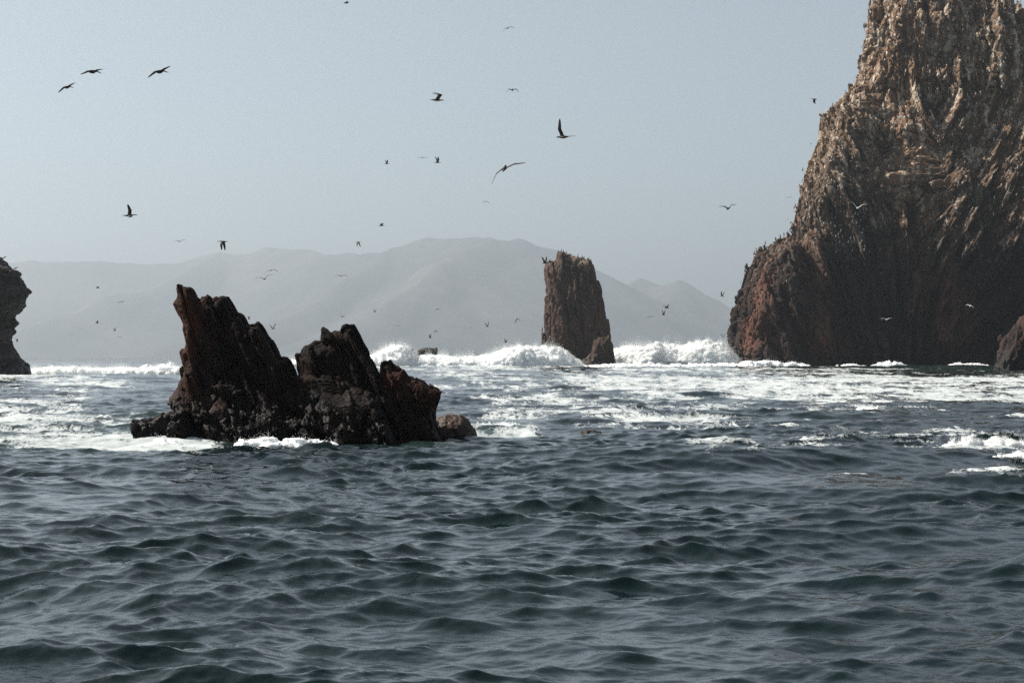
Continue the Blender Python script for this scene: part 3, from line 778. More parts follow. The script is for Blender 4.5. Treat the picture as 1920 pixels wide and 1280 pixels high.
def breaker(name, prof, Y0, depth, vox, billow, seed, label, spray=0, drop=0.1, sp_h=1.2, cut=0.0, kind="structure"):
    """a roller of white foam: prof = crest outline in photograph pixels"""
    pw = [P(x, y, Y0) for x, y in prof]
    xs = np.array([p[0] for p in pw]); zs = np.array([max(p[2], vox) for p in pw])
    mg = billow * 2 + vox * 3
    gx = np.arange(xs[0] - mg, xs[-1] + mg, vox, dtype=np.float32)
    gy = np.arange(Y0 - depth - mg, Y0 + depth + mg, vox, dtype=np.float32)
    wz = float(water_z((xs[0] + xs[-1]) / 2, Y0)[0])
    gz = np.arange(-0.5 - 4 * vox, zs.max() + mg, vox, dtype=np.float32)
    hz = np.interp(gx, xs, zs) * np.where((gx < xs[0]) | (gx > xs[-1]), 0.02, 1)
    hz = hz * smooth(xs[0] - mg, xs[0] + depth * 0.4, gx) * (1 - smooth(xs[-1] - depth * 0.4, xs[-1] + mg, gx)) + 1e-3
    yc = Y0 + 0.5 * fbm([gx / (depth * 2.2), gx * 0 + 3.1, gx * 0], 2, seed) * depth
    X3, Y3, Z3 = np.meshgrid(gx, gy, gz, indexing='ij')
    hx = hz[:, None, None]
    dl = (Y3 - yc[:, None, None]) / (depth * np.sqrt(np.clip(hx / zs.max(), 0.02, 1)))
    F = (np.sqrt(dl * dl + (np.abs(Z3) / hx) ** 2) - 1) * np.minimum(depth, hx) * 0.9
    b = billow * np.minimum(1, hx / zs.max() * 1.3)
    nz = np.abs(fbm([X3 / (billow * 3.4), Y3 / (billow * 3.4), Z3 / (billow * 2.6)], 2, seed + 3, 0.5)) * 1.1 - 0.35
    n2 = np.abs(fbm([X3 / (billow * 1.1), Y3 / (billow * 1.1), Z3 / (billow * 1.0)], 2, seed + 7, 0.6)) - 0.3
    F = (F - b * (nz * 1.0 + n2 * 0.45)).astype(np.float32)
    if cut:
        ct = fbm([X3 / (billow * 5), Y3 / (billow * 5), Z3 / billow / 4], 2, seed + 13)
        F += b * cut * np.maximum(0, ct)
    F[0], F[-1], F[:, 0], F[:, -1], F[:, :, 0], F[:, :, -1] = 1, 1, 1, 1, 1, 1
    V, Q = surface_nets(F, (gx[0], gy[0], gz[0]), vox)
    setp(link(name, mesh_from(name, V, Q), M_SURF if vox > 0.1 else M_CAP), label, kind=kind)
    if spray:
        r = np.random.default_rng(seed + 50)
        Nn = vert_normals(V, Q)
        up = np.nonzero((Nn[:, 2] > 0.15) & (V[:, 2] > 0.35 * zs.max() * 0.6))[0]
        pick = r.choice(up, spray)
        clump = np.clip(0.35 + fbm([V[pick, 0] / (billow * 2.5), V[pick, 1] * 0, V[pick, 2] * 0], 3, seed + 21), 0.05, 1.5)
        hgt = r.exponential(1.0, spray) * sp_h * 0.45 * clump
        pts = V[pick] + np.stack([r.normal(0, 0.25 * sp_h, spray) * (0.3 + hgt / sp_h), r.normal(0, 0.25 * sp_h, spray), hgt], 1)
        size = drop * r.uniform(0.35, 1.0, spray) * np.exp(-hgt / sp_h * 0.5)
        setp(link("sea_spray", spray_mesh("sea_spray", pts.astype(np.float32), size.astype(np.float32), seed), M_FOAM), kind="stuff")
    return V, Q

breaker("breaking_wave", [(505, 688), (540, 677), (560, 673), (600, 680), (690, 671), (714, 657), (732, 649), (752, 646), (766, 654), (782, 669), (802, 666), (840, 667),
        (868, 670), (900, 667), (930, 662), (955, 654), (976, 647), (1000, 650), (1022, 652), (1046, 651), (1062, 660), (1084, 674), (1100, 682)],
        500, 5.5, 0.25, 0.6, 301, "white breaking wave in front of the tall pillar", 45000, 0.085, 1.9)
breaker("breaking_wave", [(1085, 684), (1120, 668), (1150, 655), (1180, 650), (1210, 651), (1228, 643), (1250, 646), (1276, 648), (1300, 643), (1326, 639), (1346, 643),
        (1362, 652), (1382, 668), (1396, 682)], 545, 6.0, 0.27, 0.65, 311, "tall white breaking wave between pillar and cliff", 42000, 0.09, 2.2)
breaker("breaking_wave", [(1088, 688), (1130, 683), (1200, 682), (1260, 684), (1330, 682), (1400, 683), (1430, 686)], 496, 3.0, 0.2, 0.45, 317,
        "low foam front below the tall breaker", 1500, 0.1, 0.5, cut=1.0)
breaker("breaking_wave", [(35, 699), (60, 692), (80, 690), (120, 688), (150, 689), (200, 691), (250, 690), (290, 687), (315, 683), (345, 689), (372, 695)],
        272, 2.6, 0.14, 0.32, 323, "white breaking wave between the left rock and the outcrop", 20000, 0.045, 0.7)
breaker("breaking_wave", [(1385, 681), (1400, 677), (1430, 676), (1460, 679), (1520, 682)], 532, 2.2, 0.2, 0.5, 331, "foam washing the foot of the cliff corner", 800, 0.12, 0.6, cut=0.8)
breaker("breaking_wave", [(1545, 686), (1600, 682), (1630, 686), (1662, 677), (1688, 680), (1712, 687), (1765, 687), (1802, 680), (1838, 682), (1866, 687)], 522, 1.6, 0.2, 0.35, 337, "thin foam along the foot of the cliff", 500, 0.1, 0.5, cut=1.8)
breaker("whitecap", [(1752, 834), (1772, 827), (1790, 820), (1815, 818), (1840, 824), (1856, 826), (1874, 820), (1900, 826), (1930, 830), (1980, 836)],
        58.5, 0.38, 0.03, 0.10, 341, "white foam crest breaking at right", 9000, 0.014, 0.22, cut=1.8)
breaker("whitecap", [(1864, 868), (1884, 862), (1904, 856), (1925, 851), (1970, 852), (2040, 858)], 52, 0.36, 0.035, 0.10, 347, "white foam crest at the right edge", 5000, 0.013, 0.2, cut=2.0)
breaker("whitecap", [(1588, 774), (1605, 768), (1625, 764), (1642, 764), (1652, 770)], 96, 0.5, 0.05, 0.13, 353, "small foam crest below the foam streaks", 500, 0.03, 0.2, cut=0.8)
breaker("whitecap", [(440, 830), (470, 823), (500, 822), (530, 826), (560, 824), (600, 827), (640, 828)], 57.9, 0.35, 0.035, 0.10, 359, "foam washing against the outcrop", 700, 0.02, 0.12, cut=1.0)
breaker("whitecap", [(270, 836), (290, 825), (312, 822), (330, 830), (345, 838)], 57.6, 0.35, 0.035, 0.10, 367, "splash at the left foot of the outcrop", 500, 0.02, 0.18, cut=0.6)

# ------------------------------------------------------------------ seabirds
def plain(name, col, rough=0.7):
    m, nt, bs, out = new_mat(name)
    n = N(nt, "ShaderNodeTexNoise", Scale=9.0, Detail=3.0)
    tc = N(nt, "ShaderNodeTexCoord"); nt.links.new(tc.outputs["Object"], n.inputs["Vector"])
    r = ramp(nt, [(0.3, tuple(c * 0.75 for c in col)), (0.7, tuple(min(1, c * 1.2) for c in col))], n.outputs["Fac"])
    nt.links.new(r.outputs[0], bs.inputs["Base Color"]); bs.inputs["Roughness"].default_value = rough
    bs.inputs["Specular IOR Level"].default_value = 0.2
    return m
F_DARK = plain("dark_feathers", (0.016, 0.014, 0.013))
F_BROWN = plain("brown_feathers", (0.05, 0.038, 0.03))
F_WHITE = plain("white_feathers", (0.6, 0.6, 0.58))
F_GREY = plain("grey_feathers", (0.16, 0.16, 0.16))
F_BILL = plain("bill_horn", (0.09, 0.08, 0.07), 0.4)
MATS = [F_DARK, F_BROWN, F_WHITE, F_GREY, F_BILL]

RINGS = {
 'booby': [(-.50, .035, .006, 0), (-.38, .045, .014, 0), (-.26, .05, .042, 0), (-.13, .075, .07, -.005), (-.02, .087, .085, 0), (.08, .085, .082, .0), (.16, .068, .066, .006),
           (.24, .047, .047, .015), (.31, .044, .043, .022), (.37, .045, .043, .022), (.41, .028, .026, .018), (.44, .014, .014, .012), (.53, .004, .004, .0)],
 'cormorant': [(-.50, .04, .008, 0), (-.38, .045, .015, 0), (-.26, .05, .04, 0), (-.13, .072, .068, -.005), (-.02, .08, .08, 0), (.08, .075, .075, .0), (.16, .05, .055, .012),
           (.26, .03, .03, .03), (.35, .028, .028, .035), (.41, .034, .032, .035), (.45, .02, .02, .03), (.47, .01, .01, .025), (.55, .004, .004, .02)],
 'gull': [(-.48, .06, .006, 0), (-.38, .05, .016, 0), (-.26, .055, .042, 0), (-.13, .08, .074, -.005), (-.02, .092, .09, 0), (.08, .09, .086, .0), (.18, .07, .07, .01),
          (.28, .055, .055, .02), (.36, .052, .052, .025), (.42, .04, .04, .02), (.455, .018, .018, .012), (.48, .012, .012, .006), (.54, .004, .004, -.005)],
 'pelican': [(-.40, .05, .01, 0), (-.33, .055, .03, 0), (-.24, .07, .055, 0), (-.13, .09, .085, 0), (-.02, .10, .10, 0), (.08, .09, .09, .01), (.15, .06, .065, .035),
             (.20, .045, .055, .055), (.25, .042, .045, .06), (.29, .032, .034, .05), (.33, .022, .03, .03), (.45, .016, .024, .005), (.58, .004, .005, -.02)],
}
HALF = {'booby': .98, 'cormorant': .78, 'gull': 1.15, 'pelican': .95}
SIZE = {'booby': .8, 'cormorant': .75, 'gull': .6, 'pelican': 1.3}
STAT = [(.10, .24, .042), (.26, .24, .038), (.43, .23, .034), (.58, .20, .028), (.73, .17, .022), (.87, .13, .016), (.96, .08, .010), (1.0, .03, .005)]

def bird_mesh(name, kind, L, R, sweep, scheme):
    """one closed body with two wings grown out of its flanks; L, R = (inner, outer) wing angles in degrees"""
    rings = RINGS[kind]
    V, F, Mi = [], [], []
    for x, ry, rz, z in rings:
        for k in range(8):
            t = 2 * math.pi * k / 8 + math.pi / 8
            V.append((x, ry * math.cos(t), z + rz * math.sin(t)))
    nr = len(rings)
    body, wing, belly, bill, tip = scheme
    for i in range(nr - 1):
        for k in range(8):
            if 3 <= i <= 5 and k in (7, 3):
                continue
            k2 = (k + 1) % 8
            F.append((i * 8 + k, (i + 1) * 8 + k, (i + 1) * 8 + k2, i * 8 + k2))
            low = k in (4, 5, 6)
            Mi.append(bill if i >= nr - 3 else (belly if low and i > 1 else body))
    F.append(tuple(range(7, -1, -1))); Mi.append(body)
    F.append(tuple((nr - 1) * 8 + k for k in range(8))); Mi.append(bill)
    hs = HALF[kind]
    for side, (a1, a2) in ((1, L), (-1, R)):
        top, bot = (0, 7) if side == 1 else (3, 4)
        loop = [i * 8 + top for i in (3, 4, 5, 6)] + [i * 8 + bot for i in (6, 5, 4, 3)]
        pos = np.array([0.02, side * 0.06, 0.02]); last = 0.0
        for s, ch, th in STAT:
            outer = s > .45
            an = math.radians(a2 if outer else a1)
            sw = math.radians(-sweep if outer else sweep * 0.45)
            d = (s - last) * hs; last = s
            dv = np.array([math.sin(sw) * d, side * math.cos(sw) * math.cos(an) * d, math.cos(sw) * math.sin(an) * d])
            pos = pos + dv
            nrm = np.array([0, -side * math.sin(an), math.cos(an)])
            ax = np.array([1, 0, 0])
            new = []
            for f, tz in ((-.62, .1), (-.28, .5), (.08, .6), (.38, .15)):
                new.append(pos + ax * ch * f + nrm * (th * tz + 0.03 * ch * (1 - (f * 2) ** 2)))
            for f, tz in ((.38, .15), (.08, .5), (-.28, .4), (-.62, .1)):
                new.append(pos + ax * ch * f + nrm * (-th * tz + 0.03 * ch * (1 - (f * 2) ** 2)))
            b = len(V)
            V += [tuple(p) for p in new]
            nl = list(range(b, b + 8))
            for q in range(8):
                q2 = (q + 1) % 8
                f_ = (loop[q], loop[q2], nl[q2], nl[q])
                F.append(f_ if side == 1 else f_[::-1])
                Mi.append(tip if s > .8 else wing)
            loop = nl
        F.append(tuple(loop) if side == 1 else tuple(loop[::-1])); Mi.append(tip)
    me = bpy.data.meshes.new(name)
    me.from_pydata(V, [], F)
    for m in MATS: me.materials.append(m)
    me.polygons.foreach_set("material_index", Mi)
    me.polygons.foreach_set("use_smooth", [True] * len(F))
    me.update()
    return me

SCH = {'dark': (0, 0, 0, 4, 0), 'brown': (1, 1, 3, 4, 0), 'booby': (1, 1, 2, 4, 0), 'white': (2, 2, 2, 4, 3), 'grey': (3, 1, 2, 4, 0)}
MESHES = {}
def fly(px, py, ln, kind, yaw, pitch, roll, L, R, sweep, scheme, label, group="seabirds in flight"):
    key = (kind, L, R, sweep, scheme)
    if key not in MESHES:
        MESHES[key] = bird_mesh("seabird", kind, L, R, sweep, SCH[scheme])
    sz = SIZE[kind]
    d = FPX * sz / ln
    o = bpy.data.objects.new("pelican" if kind == 'pelican' else "seabird", MESHES[key])
    COL.objects.link(o)
    o.location = P(px, py, d)
    o.scale = (sz, sz, sz)
    o.rotation_euler = (Matrix.Rotation(math.radians(yaw), 3, 'Z') @ Matrix.Rotation(math.radians(-pitch), 3, 'Y') @ Matrix.Rotation(math.radians(roll), 3, 'X')).to_euler()
    setp(o, label, "bird", group)

fly(174, 135, 36, 'pelican', 48, 0, 0, (7, -14), (8, -4), 14, 'dark', "dark pelican gliding right, upper one of the left pair")
fly(300, 135, 36, 'pelican', 48, 4, -4, (6, -24), (14, 2), 14, 'dark', "dark pelican gliding right with its right wing raised, right of the pair")
fly(126, 164, 28, 'pelican', 50, 5, -7, (4, -24), (12, 0), 12, 'dark', "dark pelican gliding right, lowest and leftmost of three")
fly(819, 188, 29, 'booby', 14, -2, 0, (74, 32), (66, 24), 68, 'booby', "booby flying right with both wings swept up and back")
fly(961, 169, 15, 'booby', 84, 30, 0, (14, -48), (14, -52), 8, 'dark', "small bird with down arched wings in the upper middle sky")
fly(1056, 257, 36, 'booby', 140, 0, 0, (62, 76), (6, 8), 14, 'dark', "large dark booby flying left with one wing raised straight up")
fly(725, 307, 11, 'booby', 20, 0, 0, (50, 40), (50, 30), 20, 'dark', "small dark bird left of a pair in the middle sky")
fly(792, 296, 10, 'booby', 88, 14, 0, (10, -10), (10, -10), 6, 'dark', "thin flat winged bird above the middle of the sky")
fly(820, 305, 15, 'booby', 18, 0, 0, (58, 52), (50, 40), 20, 'booby', "pale bird with raised wings in the middle of the sky")
fly(946, 316, 36, 'gull', 80, 24, 0, (-38, -62), (24, 8), 8, 'dark', "long winged gull banking steeply in the centre of the sky")
fly(911, 378, 8, 'gull', 120, 0, 0, (0, -60), (0, -60), 10, 'dark', "dark dot of a bird below the banking gull")
fly(243, 404, 29, 'cormorant', 14, 2, 0, (78, 72), (-24, -10), 18, 'dark', "dark cormorant flying right with a wing straight up at left")
fly(1366, 391, 18, 'gull', 110, -16, 0, (28, -6), (52, 4), 10, 'dark', "dark gull with raised wings near the left edge of the cliff")
fly(337, 453, 11, 'gull', 88, 16, 0, (24, -38), (34, -4), 8, 'grey', "small gull gliding head on above the left hills")
fly(418, 453, 23, 'cormorant', 158, 0, 0, (-58, -84), (-58, -84), 10, 'dark', "black cormorant with both wings beaten down above the hills")
fly(715, 423, 14, 'booby', 24, 0, 0, (40, 0), (40, -10), 24, 'booby', "small pale bird just above the hill saddle")
fly(672, 454, 12, 'booby', 160, 0, 0, (-38, -60), (-38, -60), 14, 'booby', "small bird with lowered wings close above the hills")
fly(496, 523, 18, 'gull', 98, 0, 0, (20, -18), (52, 8), 10, 'brown', "brown gull with raised wings above the tall left spire")
fly(508, 507, 13, 'gull', 90, 14, 0, (-8, -52), (16, -36), 8, 'grey', "grey gull with drooped wing tips just behind the brown gull")
fly(640, 518, 12, 'gull', 90, 14, 0, (22, -26), (22, -26), 8, 'grey', "gull seen head on above the right spire")
fly(1527, 186, 14, 'cormorant', 160, 6, 0, (-40, -72), (-40, -72), 14, 'dark', "dark bird with lowered wings beside the upper cliff edge")
fly(1022, 493, 17, 'cormorant', 36, 8, 0, (62, 66), (58, 60), 12, 'dark', "dark bird with raised wings landing on the pillar's left shoulder")
fly(650, 6, 14, 'booby', 200, -8, 0, (20, -12), (20, -12), 16, 'dark', "small dark bird at the top edge of the picture")
fly(952, 53, 13, 'booby', 80, 24, 0, (-18, -62), (24, -22), 8, 'dark', "small dark crescent winged bird near the top middle")
fly(1608, 390, 20, 'gull', 84, 0, 0, (52, 40), (34, 8), 10, 'white', "white gull with spread wings in front of the shaded cliff")
fly(1662, 599, 11, 'gull', 88, 0, 0, (22, -8), (26, 0), 8, 'white', "white gull gliding before the dark lower cliff")
fly(1819, 573, 9, 'gull', 60, 20, 0, (30, -20), (-30, -50), 14, 'white', "small white bird before the dark cave")
fly(1690, 220, 18, 'booby', 176, 0, 0, (6, 4), (6, 4), 12, 'white', "white bird flying left in front of the sunlit upper cliff")
POSE = {'v': ((40, 22), (40, 22)), 'c': ((14, -46), (14, -50)), 'm': ((22, -24), (22, -24)), 'f': ((6, -8), (6, -8)), 'd': ((-36, -60), (-36, -60)), 'u': ((62, 60), (58, 56))}
small = [
 (183, 540, 8, 'v', 'grey', "faint bird high between left rock and outcrop"), (228, 566, 13, 'c', 'grey', "faint arched bird left of the tall spire"),
 (182, 606, 9, 'v', 'grey', "faint bird with raised wings over the left breaker"), (170, 611, 4, 'f', 'grey', "tiny speck of a bird beside another over the left breaker"),
 (135, 627, 8, 'c', 'grey', "faint arched bird low over the left breaker"), (215, 620, 6, 'u', 'grey', "tiny bird above the lowest gull over the left breaker"),
 (225, 632, 11, 'm', 'grey', "pale gull lowest over the left breaker"), (308, 616, 4, 'f', 'grey', "tiny bird just left of the tall spire"),
 (23, 634, 7, 'c', 'grey', "tiny arched bird at the undercut of the left rock"), (32, 640, 6, 'u', 'brown', "tiny bird right of the undercut left rock"),
 (467, 598, 6, 'u', 'dark', "tiny dark bird over the shoulder of the tall spire"), (512, 616, 10, 'u', 'dark', "small dark bird flying right of the tall spire"),
 (642, 594, 7, 'v', 'dark', "tiny bird just above the notched spire"), (703, 585, 6, 'u', 'dark', "tiny bird right of the notched spire's top"),
 (746, 611, 8, 'f', 'dark', "tiny flat winged bird above the splash"), (820, 580, 13, 'c', 'dark', "arched bird above the flat topped far rock"),
 (817, 620, 6, 'd', 'dark', "tiny bird straight above the flat topped rock"), (807, 633, 7, 'u', 'dark', "lowest tiny bird above the flat topped rock"),
 (883, 614, 7, 'f', 'dark', "tiny flat bird between far rock and pillar"), (873, 614, 4, 'f', 'grey', "faintest speck beside the flat bird left of the pillar"),
 (914, 612, 9, 'u', 'dark', "small dark bird with raised wings left of the pillar"), (970, 598, 8, 'd', 'dark', "dark bird with lowered wings close left of the pillar"),
 (898, 628, 4, 'f', 'grey', "pale speck of a bird above the middle breaker"), (948, 642, 7, 'u', 'dark', "tiny dark bird just above the breaker's crest"),
 (1014, 584, 5, 'f', 'brown', "tiny bird touching the pillar's left side"), (773, 657, 5, 'u', 'dark', "tiny dark bird between splash and far rock"),
 (705, 657, 4, 'u', 'dark', "tiny dark bird left of the splash"), (867, 656, 8, 'c', 'grey', "faint arched bird skimming the breaker"),
 (1220, 594, 14, 'm', 'grey', "thin winged gull right of the pillar"), (1250, 577, 11, 'v', 'dark', "upper of two dark birds close together right of the pillar"),
 (1244, 590, 8, 'u', 'dark', "lower of two dark birds close together right of the pillar"), (1354, 556, 10, 'u', 'grey', "small gull with a raised wing left of the cliff"),
 (1356, 631, 7, 'u', 'grey', "faint bird above the tall breaker near the cliff"), (1243, 634, 4, 'f', 'grey', "speck of a bird above the tall breaker"),
 (1271, 683, 13, 'c', 'dark', "dark arched bird skimming the water before the foam"), (1480, 370, 11, 'f', 'grey', "faint flat winged bird left of the middle cliff")]
for i, (px, py, sp, ps, schm, lab) in enumerate(small):
    kd = 'gull' if ps in 'cmf' else 'booby'
    yaw = rnd.uniform(80, 100) if ps in 'cmf' else rnd.choice([rnd.uniform(25, 55), rnd.uniform(125, 155)])
    ln = sp / 1.7 if ps in 'cmf' else sp * 1.2
    fly(px, py, max(ln, 2.2), kd, yaw, rnd.choice([-16, 16]) if ps in 'cmf' else rnd.uniform(-6, 6), rnd.uniform(-16, 16), *[(a_ + rnd.uniform(-14, 14), b_ + rnd.uniform(-18, 18)) for a_, b_ in POSE[ps]], rnd.uniform(4, 26), schm, lab)

# perched birds: upright body, folded wings
def perched_mesh(name, scheme, neck=1.0):
    path = [(-.30, .00, .012, .03), (-.23, .10, .03, .05), (-.13, .22, .085, .09), (-.03, .36, .12, .12), (.04, .50, .105, .11), (.07, .60, .075, .08), (.085, .60 + .12 * neck, .05, .05),
            (.11, .60 + .20 * neck, .055, .052), (.17, .60 + .22 * neck, .038, .036), (.22, .60 + .21 * neck, .016, .016), (.33, .60 + .19 * neck, .004, .004)]
    V, F, Mi = [], [], []
    n = len(path)
    back, front, head = scheme
    for i, (x, z, r, ry) in enumerate(path):
        a_, b_ = path[max(0, i - 1)], path[min(n - 1, i + 1)]
        t = np.array([b_[0] - a_[0], b_[1] - a_[1]]); t /= np.linalg.norm(t)
        nx, nz = t[1], -t[0]                                   # points to the bird's front
        for k in range(8):
            an = 2 * math.pi * k / 8 + math.pi / 8
            V.append((x + nx * r * math.cos(an), ry * math.sin(an), z + nz * r * math.cos(an)))
    for i in range(n - 1):
        for k in range(8):
            k2 = (k + 1) % 8
            F.append((i * 8 + k, i * 8 + k2, (i + 1) * 8 + k2, (i + 1) * 8 + k))
            fr = k in (7, 0, 6)
            Mi.append(4 if i >= n - 3 else (head if i >= n - 5 else (front if fr and i >= 2 else back)))
    F.append(tuple(range(7, -1, -1))); Mi.append(back)
    F.append(tuple((n - 1) * 8 + k for k in range(8))); Mi.append(4)
    me = bpy.data.meshes.new(name); me.from_pydata(V, [], F)
    for m in MATS: me.materials.append(m)
    me.polygons.foreach_set("material_index", Mi); me.polygons.foreach_set("use_smooth", [True] * len(F)); me.update()
    return me
PM = {'dark': perched_mesh("perched_seabird", (0, 0, 0)), 'guanay': perched_mesh("perched_seabird", (0, 2, 0), 1.1), 'booby': perched_mesh("perched_seabird", (1, 2, 2), 0.85),
      'white': perched_mesh("perched_seabird", (3, 2, 2), 0.8)}
NP = 0
PERCHED = []
LOOK = {'dark': "all dark", 'guanay': "black and white", 'booby': "white headed brown", 'white': "all white"}
def perch(p, size, kind, label, group, yaw=None):
    global NP
    NP += 1
    o = bpy.data.objects.new("perched_seabird", PM[kind])
    COL.objects.link(o)
    o.location = (float(p[0]), float(p[1]), float(p[2]))
    s = size * rnd.uniform(0.85, 1.12)
    o.scale = (s, s, s)
    o.rotation_euler = (rnd.uniform(-.08, .08), rnd.uniform(-.25, .12), rnd.uniform(0, 6.28) if yaw is None else yaw)
    setp(o, label, "bird", group)
    PERCHED.append((o, kind, label))

def view_table(V, Q, cell=3.0):
    """which surface points the camera sees"""
    px = 960 + FPX * V[:, 0] / V[:, 1]; py = HY - (V[:, 2] - H) * FPX / V[:, 1]
    Nn = vert_normals(V, Q)
    gx = np.floor(px / cell).astype(int); gy = np.floor(py / cell).astype(int)
    gx -= gx.min(); gy -= gy.min()
    buf = np.full((gx.max() + 2, gy.max() + 2), 1e9)
    np.minimum.at(buf, (gx, gy), V[:, 1])
    vis = V[:, 1] < buf[gx, gy] + 0.5
    return px, py, Nn, vis

def scatter(V, Q, tab, sel, n, size, kinds, label, group, gap):
    px, py, Nn, vis = tab
    cand = np.nonzero(sel & vis)[0]
    rng.shuffle(cand)
    got = []
    for c in cand:
        if len(got) >= n: break
        if all((px[c] - x) ** 2 + (py[c] - y) ** 2 > gap ** 2 for x, y in got):
            got.append((px[c], py[c]))
            q = V[c] + Nn[c] * 0.12 * size + np.array([0, -0.05 * size, -0.04 * size])
            perch(q, size, rnd.choice(kinds), label, group, rnd.gauss(-1.6, 0.9))
    return len(got)

def skyline(V, Q, tab, rows, side, size, kinds, label, group, step):
    """birds standing on the outline: the outermost (or topmost) point of each row"""
    px, py, Nn, vis = tab
    for y0 in rows:
        if side == 'top':
            m = np.nonzero((np.abs(px - y0) < 1.5) & (V[:, 2] > 1))[0]
            if not len(m): continue
            c = m[np.argmin(py[m])]
        else:
            m = np.nonzero((np.abs(py - y0) < 1.5))[0]
            if not len(m): continue
            c = m[np.argmin(px[m])]
        perch(V[c] + np.array([0.12 * size, 0, -0.12 * size]), size, rnd.choice(kinds), label, group, rnd.choice([3.14, 0.2, -1.2]) + rnd.uniform(-.4, .4))

tab = view_table(CLIFF_V, CLIFF_Q)
px, py, Nn, vis = tab
G = "seabirds perched on the big cliff"
skyline(CLIFF_V, CLIFF_Q, tab, [y + rnd.uniform(-3, 3) for y in (432, 440, 450, 456, 468, 476, 488, 497, 507, 521)], 'left', 1.35, ['dark'],
        "seabird in silhouette on the cliff's left shoulder", G, 0)
skyline(CLIFF_V, CLIFF_Q, tab, [y + rnd.uniform(-3, 3) for y in (22, 48, 62, 80, 98, 104, 128, 160, 172, 196, 225, 262, 290, 330, 352, 376, 392)], 'left', 1.2, ['dark', 'booby'],
        "seabird on the cliff's upper left edge", G, 0)
skyline(CLIFF_V, CLIFF_Q, tab, [1489, 1496, 1503, 1470, 1461, 1452], 'top', 1.25, ['dark'], "seabird topping the cliff's left shoulder", G, 0)
led = Nn[:, 2] > 0.2
zone = lambda x0, x1, y0, y1: (px > x0) & (px < x1) & (py > y0) & (py < y1)
scatter(CLIFF_V, CLIFF_Q, tab, zone(1560, 1640, 395, 480) & led, 34, 1.15, ['white', 'booby', 'white'], "seabird in the shaded cliff cluster", G, 6)
scatter(CLIFF_V, CLIFF_Q, tab, zone(1505, 1580, 330, 430) & led, 30, 1.15, ['white', 'booby', 'guanay'], "seabird above the cliff's left shoulder", G, 6)
scatter(CLIFF_V, CLIFF_Q, tab, zone(1545, 1700, 190, 330) & led, 30, 1.3, ['booby', 'white', 'dark'], "seabird on the upper left cliff", G, 7)
scatter(CLIFF_V, CLIFF_Q, tab, zone(1640, 1920, -20, 170) & led, 46, 1.3, ['booby', 'white', 'dark', 'guanay'], "seabird on the sunlit cliff top", G, 7)
scatter(CLIFF_V, CLIFF_Q, tab, zone(1700, 1920, 170, 300) & led, 26, 1.3, ['booby', 'white'], "seabird on the cliff's middle slope", G, 8)
scatter(CLIFF_V, CLIFF_Q, tab, zone(1760, 1920, 300, 450) & led, 20, 1.3, ['booby', 'white'], "seabird on ribs above the cave", G, 8)
scatter(CLIFF_V, CLIFF_Q, tab, zone(1400, 1500, 440, 560) & led, 10, 1.05, ['booby', 'white', 'guanay'], "seabird on the lower left buttress", G, 8)
st = view_table(STACK_V, STACK_Q)
G2 = "seabirds perched on the tall pillar"
skyline(STACK_V, STACK_Q, st, [1033, 1045, 1051, 1057, 1063, 1071, 1083, 1090, 1097, 1104, 1109], 'top', 0.8, ['dark', 'dark', 'booby'], "seabird on the tall pillar's top", G2, 0)
spx, spy, sN, sv = st
for y0, sd in ((562, 1), (525, -1), (545, -1), (590, 1)):
    m = np.nonzero(np.abs(spy - y0) < 1.5)[0]
    c = m[np.argmax(spx[m])] if sd > 0 else m[np.argmin(spx[m])]
    perch(STACK_V[c] + np.array([-0.1 * sd, 0, -0.1]), 1.0, 'dark', "seabird on the tall pillar's side", G2, 0)
lt = view_table(LEFT_V, LEFT_Q)
for x0, lab in ((8, "dark bird resting on top of the left edge rock"), (29, "dark bird on the sloping shoulder of the left edge rock")):
    m = np.nonzero((np.abs(lt[0] - x0) < 3) & (LEFT_V[:, 2] > 5))[0]
    c = m[np.argmin(lt[1][m])]
    perch(LEFT_V[c] + np.array([0, 0, -0.06]), 0.75, 'dark', lab, None, 0.3)
    bpy.context.scene.collection.objects[-1].rotation_euler[1] = 0.7
ORD = ["", "second", "third", "fourth", "fifth", "sixth", "seventh", "eighth", "ninth", "tenth"]
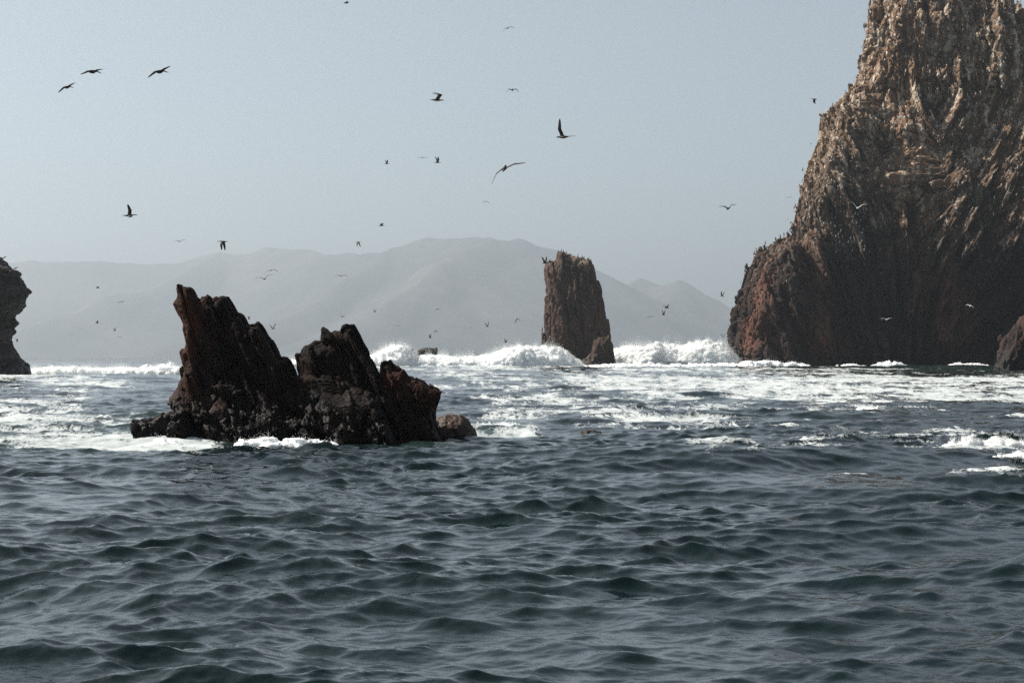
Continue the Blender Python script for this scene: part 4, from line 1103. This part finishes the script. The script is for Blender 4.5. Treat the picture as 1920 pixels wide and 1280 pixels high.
def name_perched():
    """each bird's own label: its look, its ledge, then its place among its like"""
    groups = {}
    for o, kind, lab in PERCHED:
        groups.setdefault((lab, kind), []).append(o)
    for (lab, kind), os_ in groups.items():
        look = LOOK[kind] + " seabird"
        place = lab[lab.index("seabird") + 8:] if "seabird" in lab else None
        if place is None: continue
        if len(os_) == 1:
            os_[0]["label"] = look + " " + place; continue
        row = lambda o: (o.location.x / o.location.y, o.location.z)
        os_.sort(key=lambda o: -o.location.z / o.location.y)
        n = len(os_)
        k = 1 if n <= 6 else (2 if n <= 14 else 3)
        lev = {1: [""], 2: ["upper half, ", "lower half, "], 3: ["top third, ", "middle third, ", "bottom third, "]}[k]
        for t in range(k):
            part = sorted(os_[t * n // k:(t + 1) * n // k], key=lambda o: o.location.x / o.location.y)
            m = len(part)
            for i, o in enumerate(part):
                if i < (m + 1) // 2: w = (ORD[i] + " from the left") if i else "leftmost"
                else: w = (ORD[m - 1 - i] + " from the right") if m - 1 - i else "rightmost"
                o["label"] = look + " " + place + ", " + lev[t] + w
                assert len(o["label"].split()) <= 16, o["label"]
name_perched()
print("perched", NP)

# ------------------------------------------------------------------ sea haze
def build_haze():
    bx, z0, z1 = 23500.0, -6.0, 1050.0
    V = np.array([(x, y, z) for x in (-bx, bx) for y in (-bx, bx) for z in (z0, z1)], float)
    F = np.array([(0, 1, 3, 2), (4, 6, 7, 5), (0, 4, 5, 1), (2, 3, 7, 6), (0, 2, 6, 4), (1, 5, 7, 3)])
    me = mesh_from("haze", V, F)
    m = bpy.data.materials.new("haze_air"); m.use_nodes = True
    nt = m.node_tree; nt.nodes.clear()
    out = nt.nodes.new("ShaderNodeOutputMaterial"); pv = nt.nodes.new("ShaderNodeVolumePrincipled")
    pv.inputs["Color"].default_value = (0.80, 0.905, 0.99, 1)
    pv.inputs["Density"].default_value = 1.05e-4
    pv.inputs["Anisotropy"].default_value = 0.55
    nt.links.new(pv.outputs[0], out.inputs["Volume"])
    setp(link("haze", me, m), kind="stuff")
build_haze()
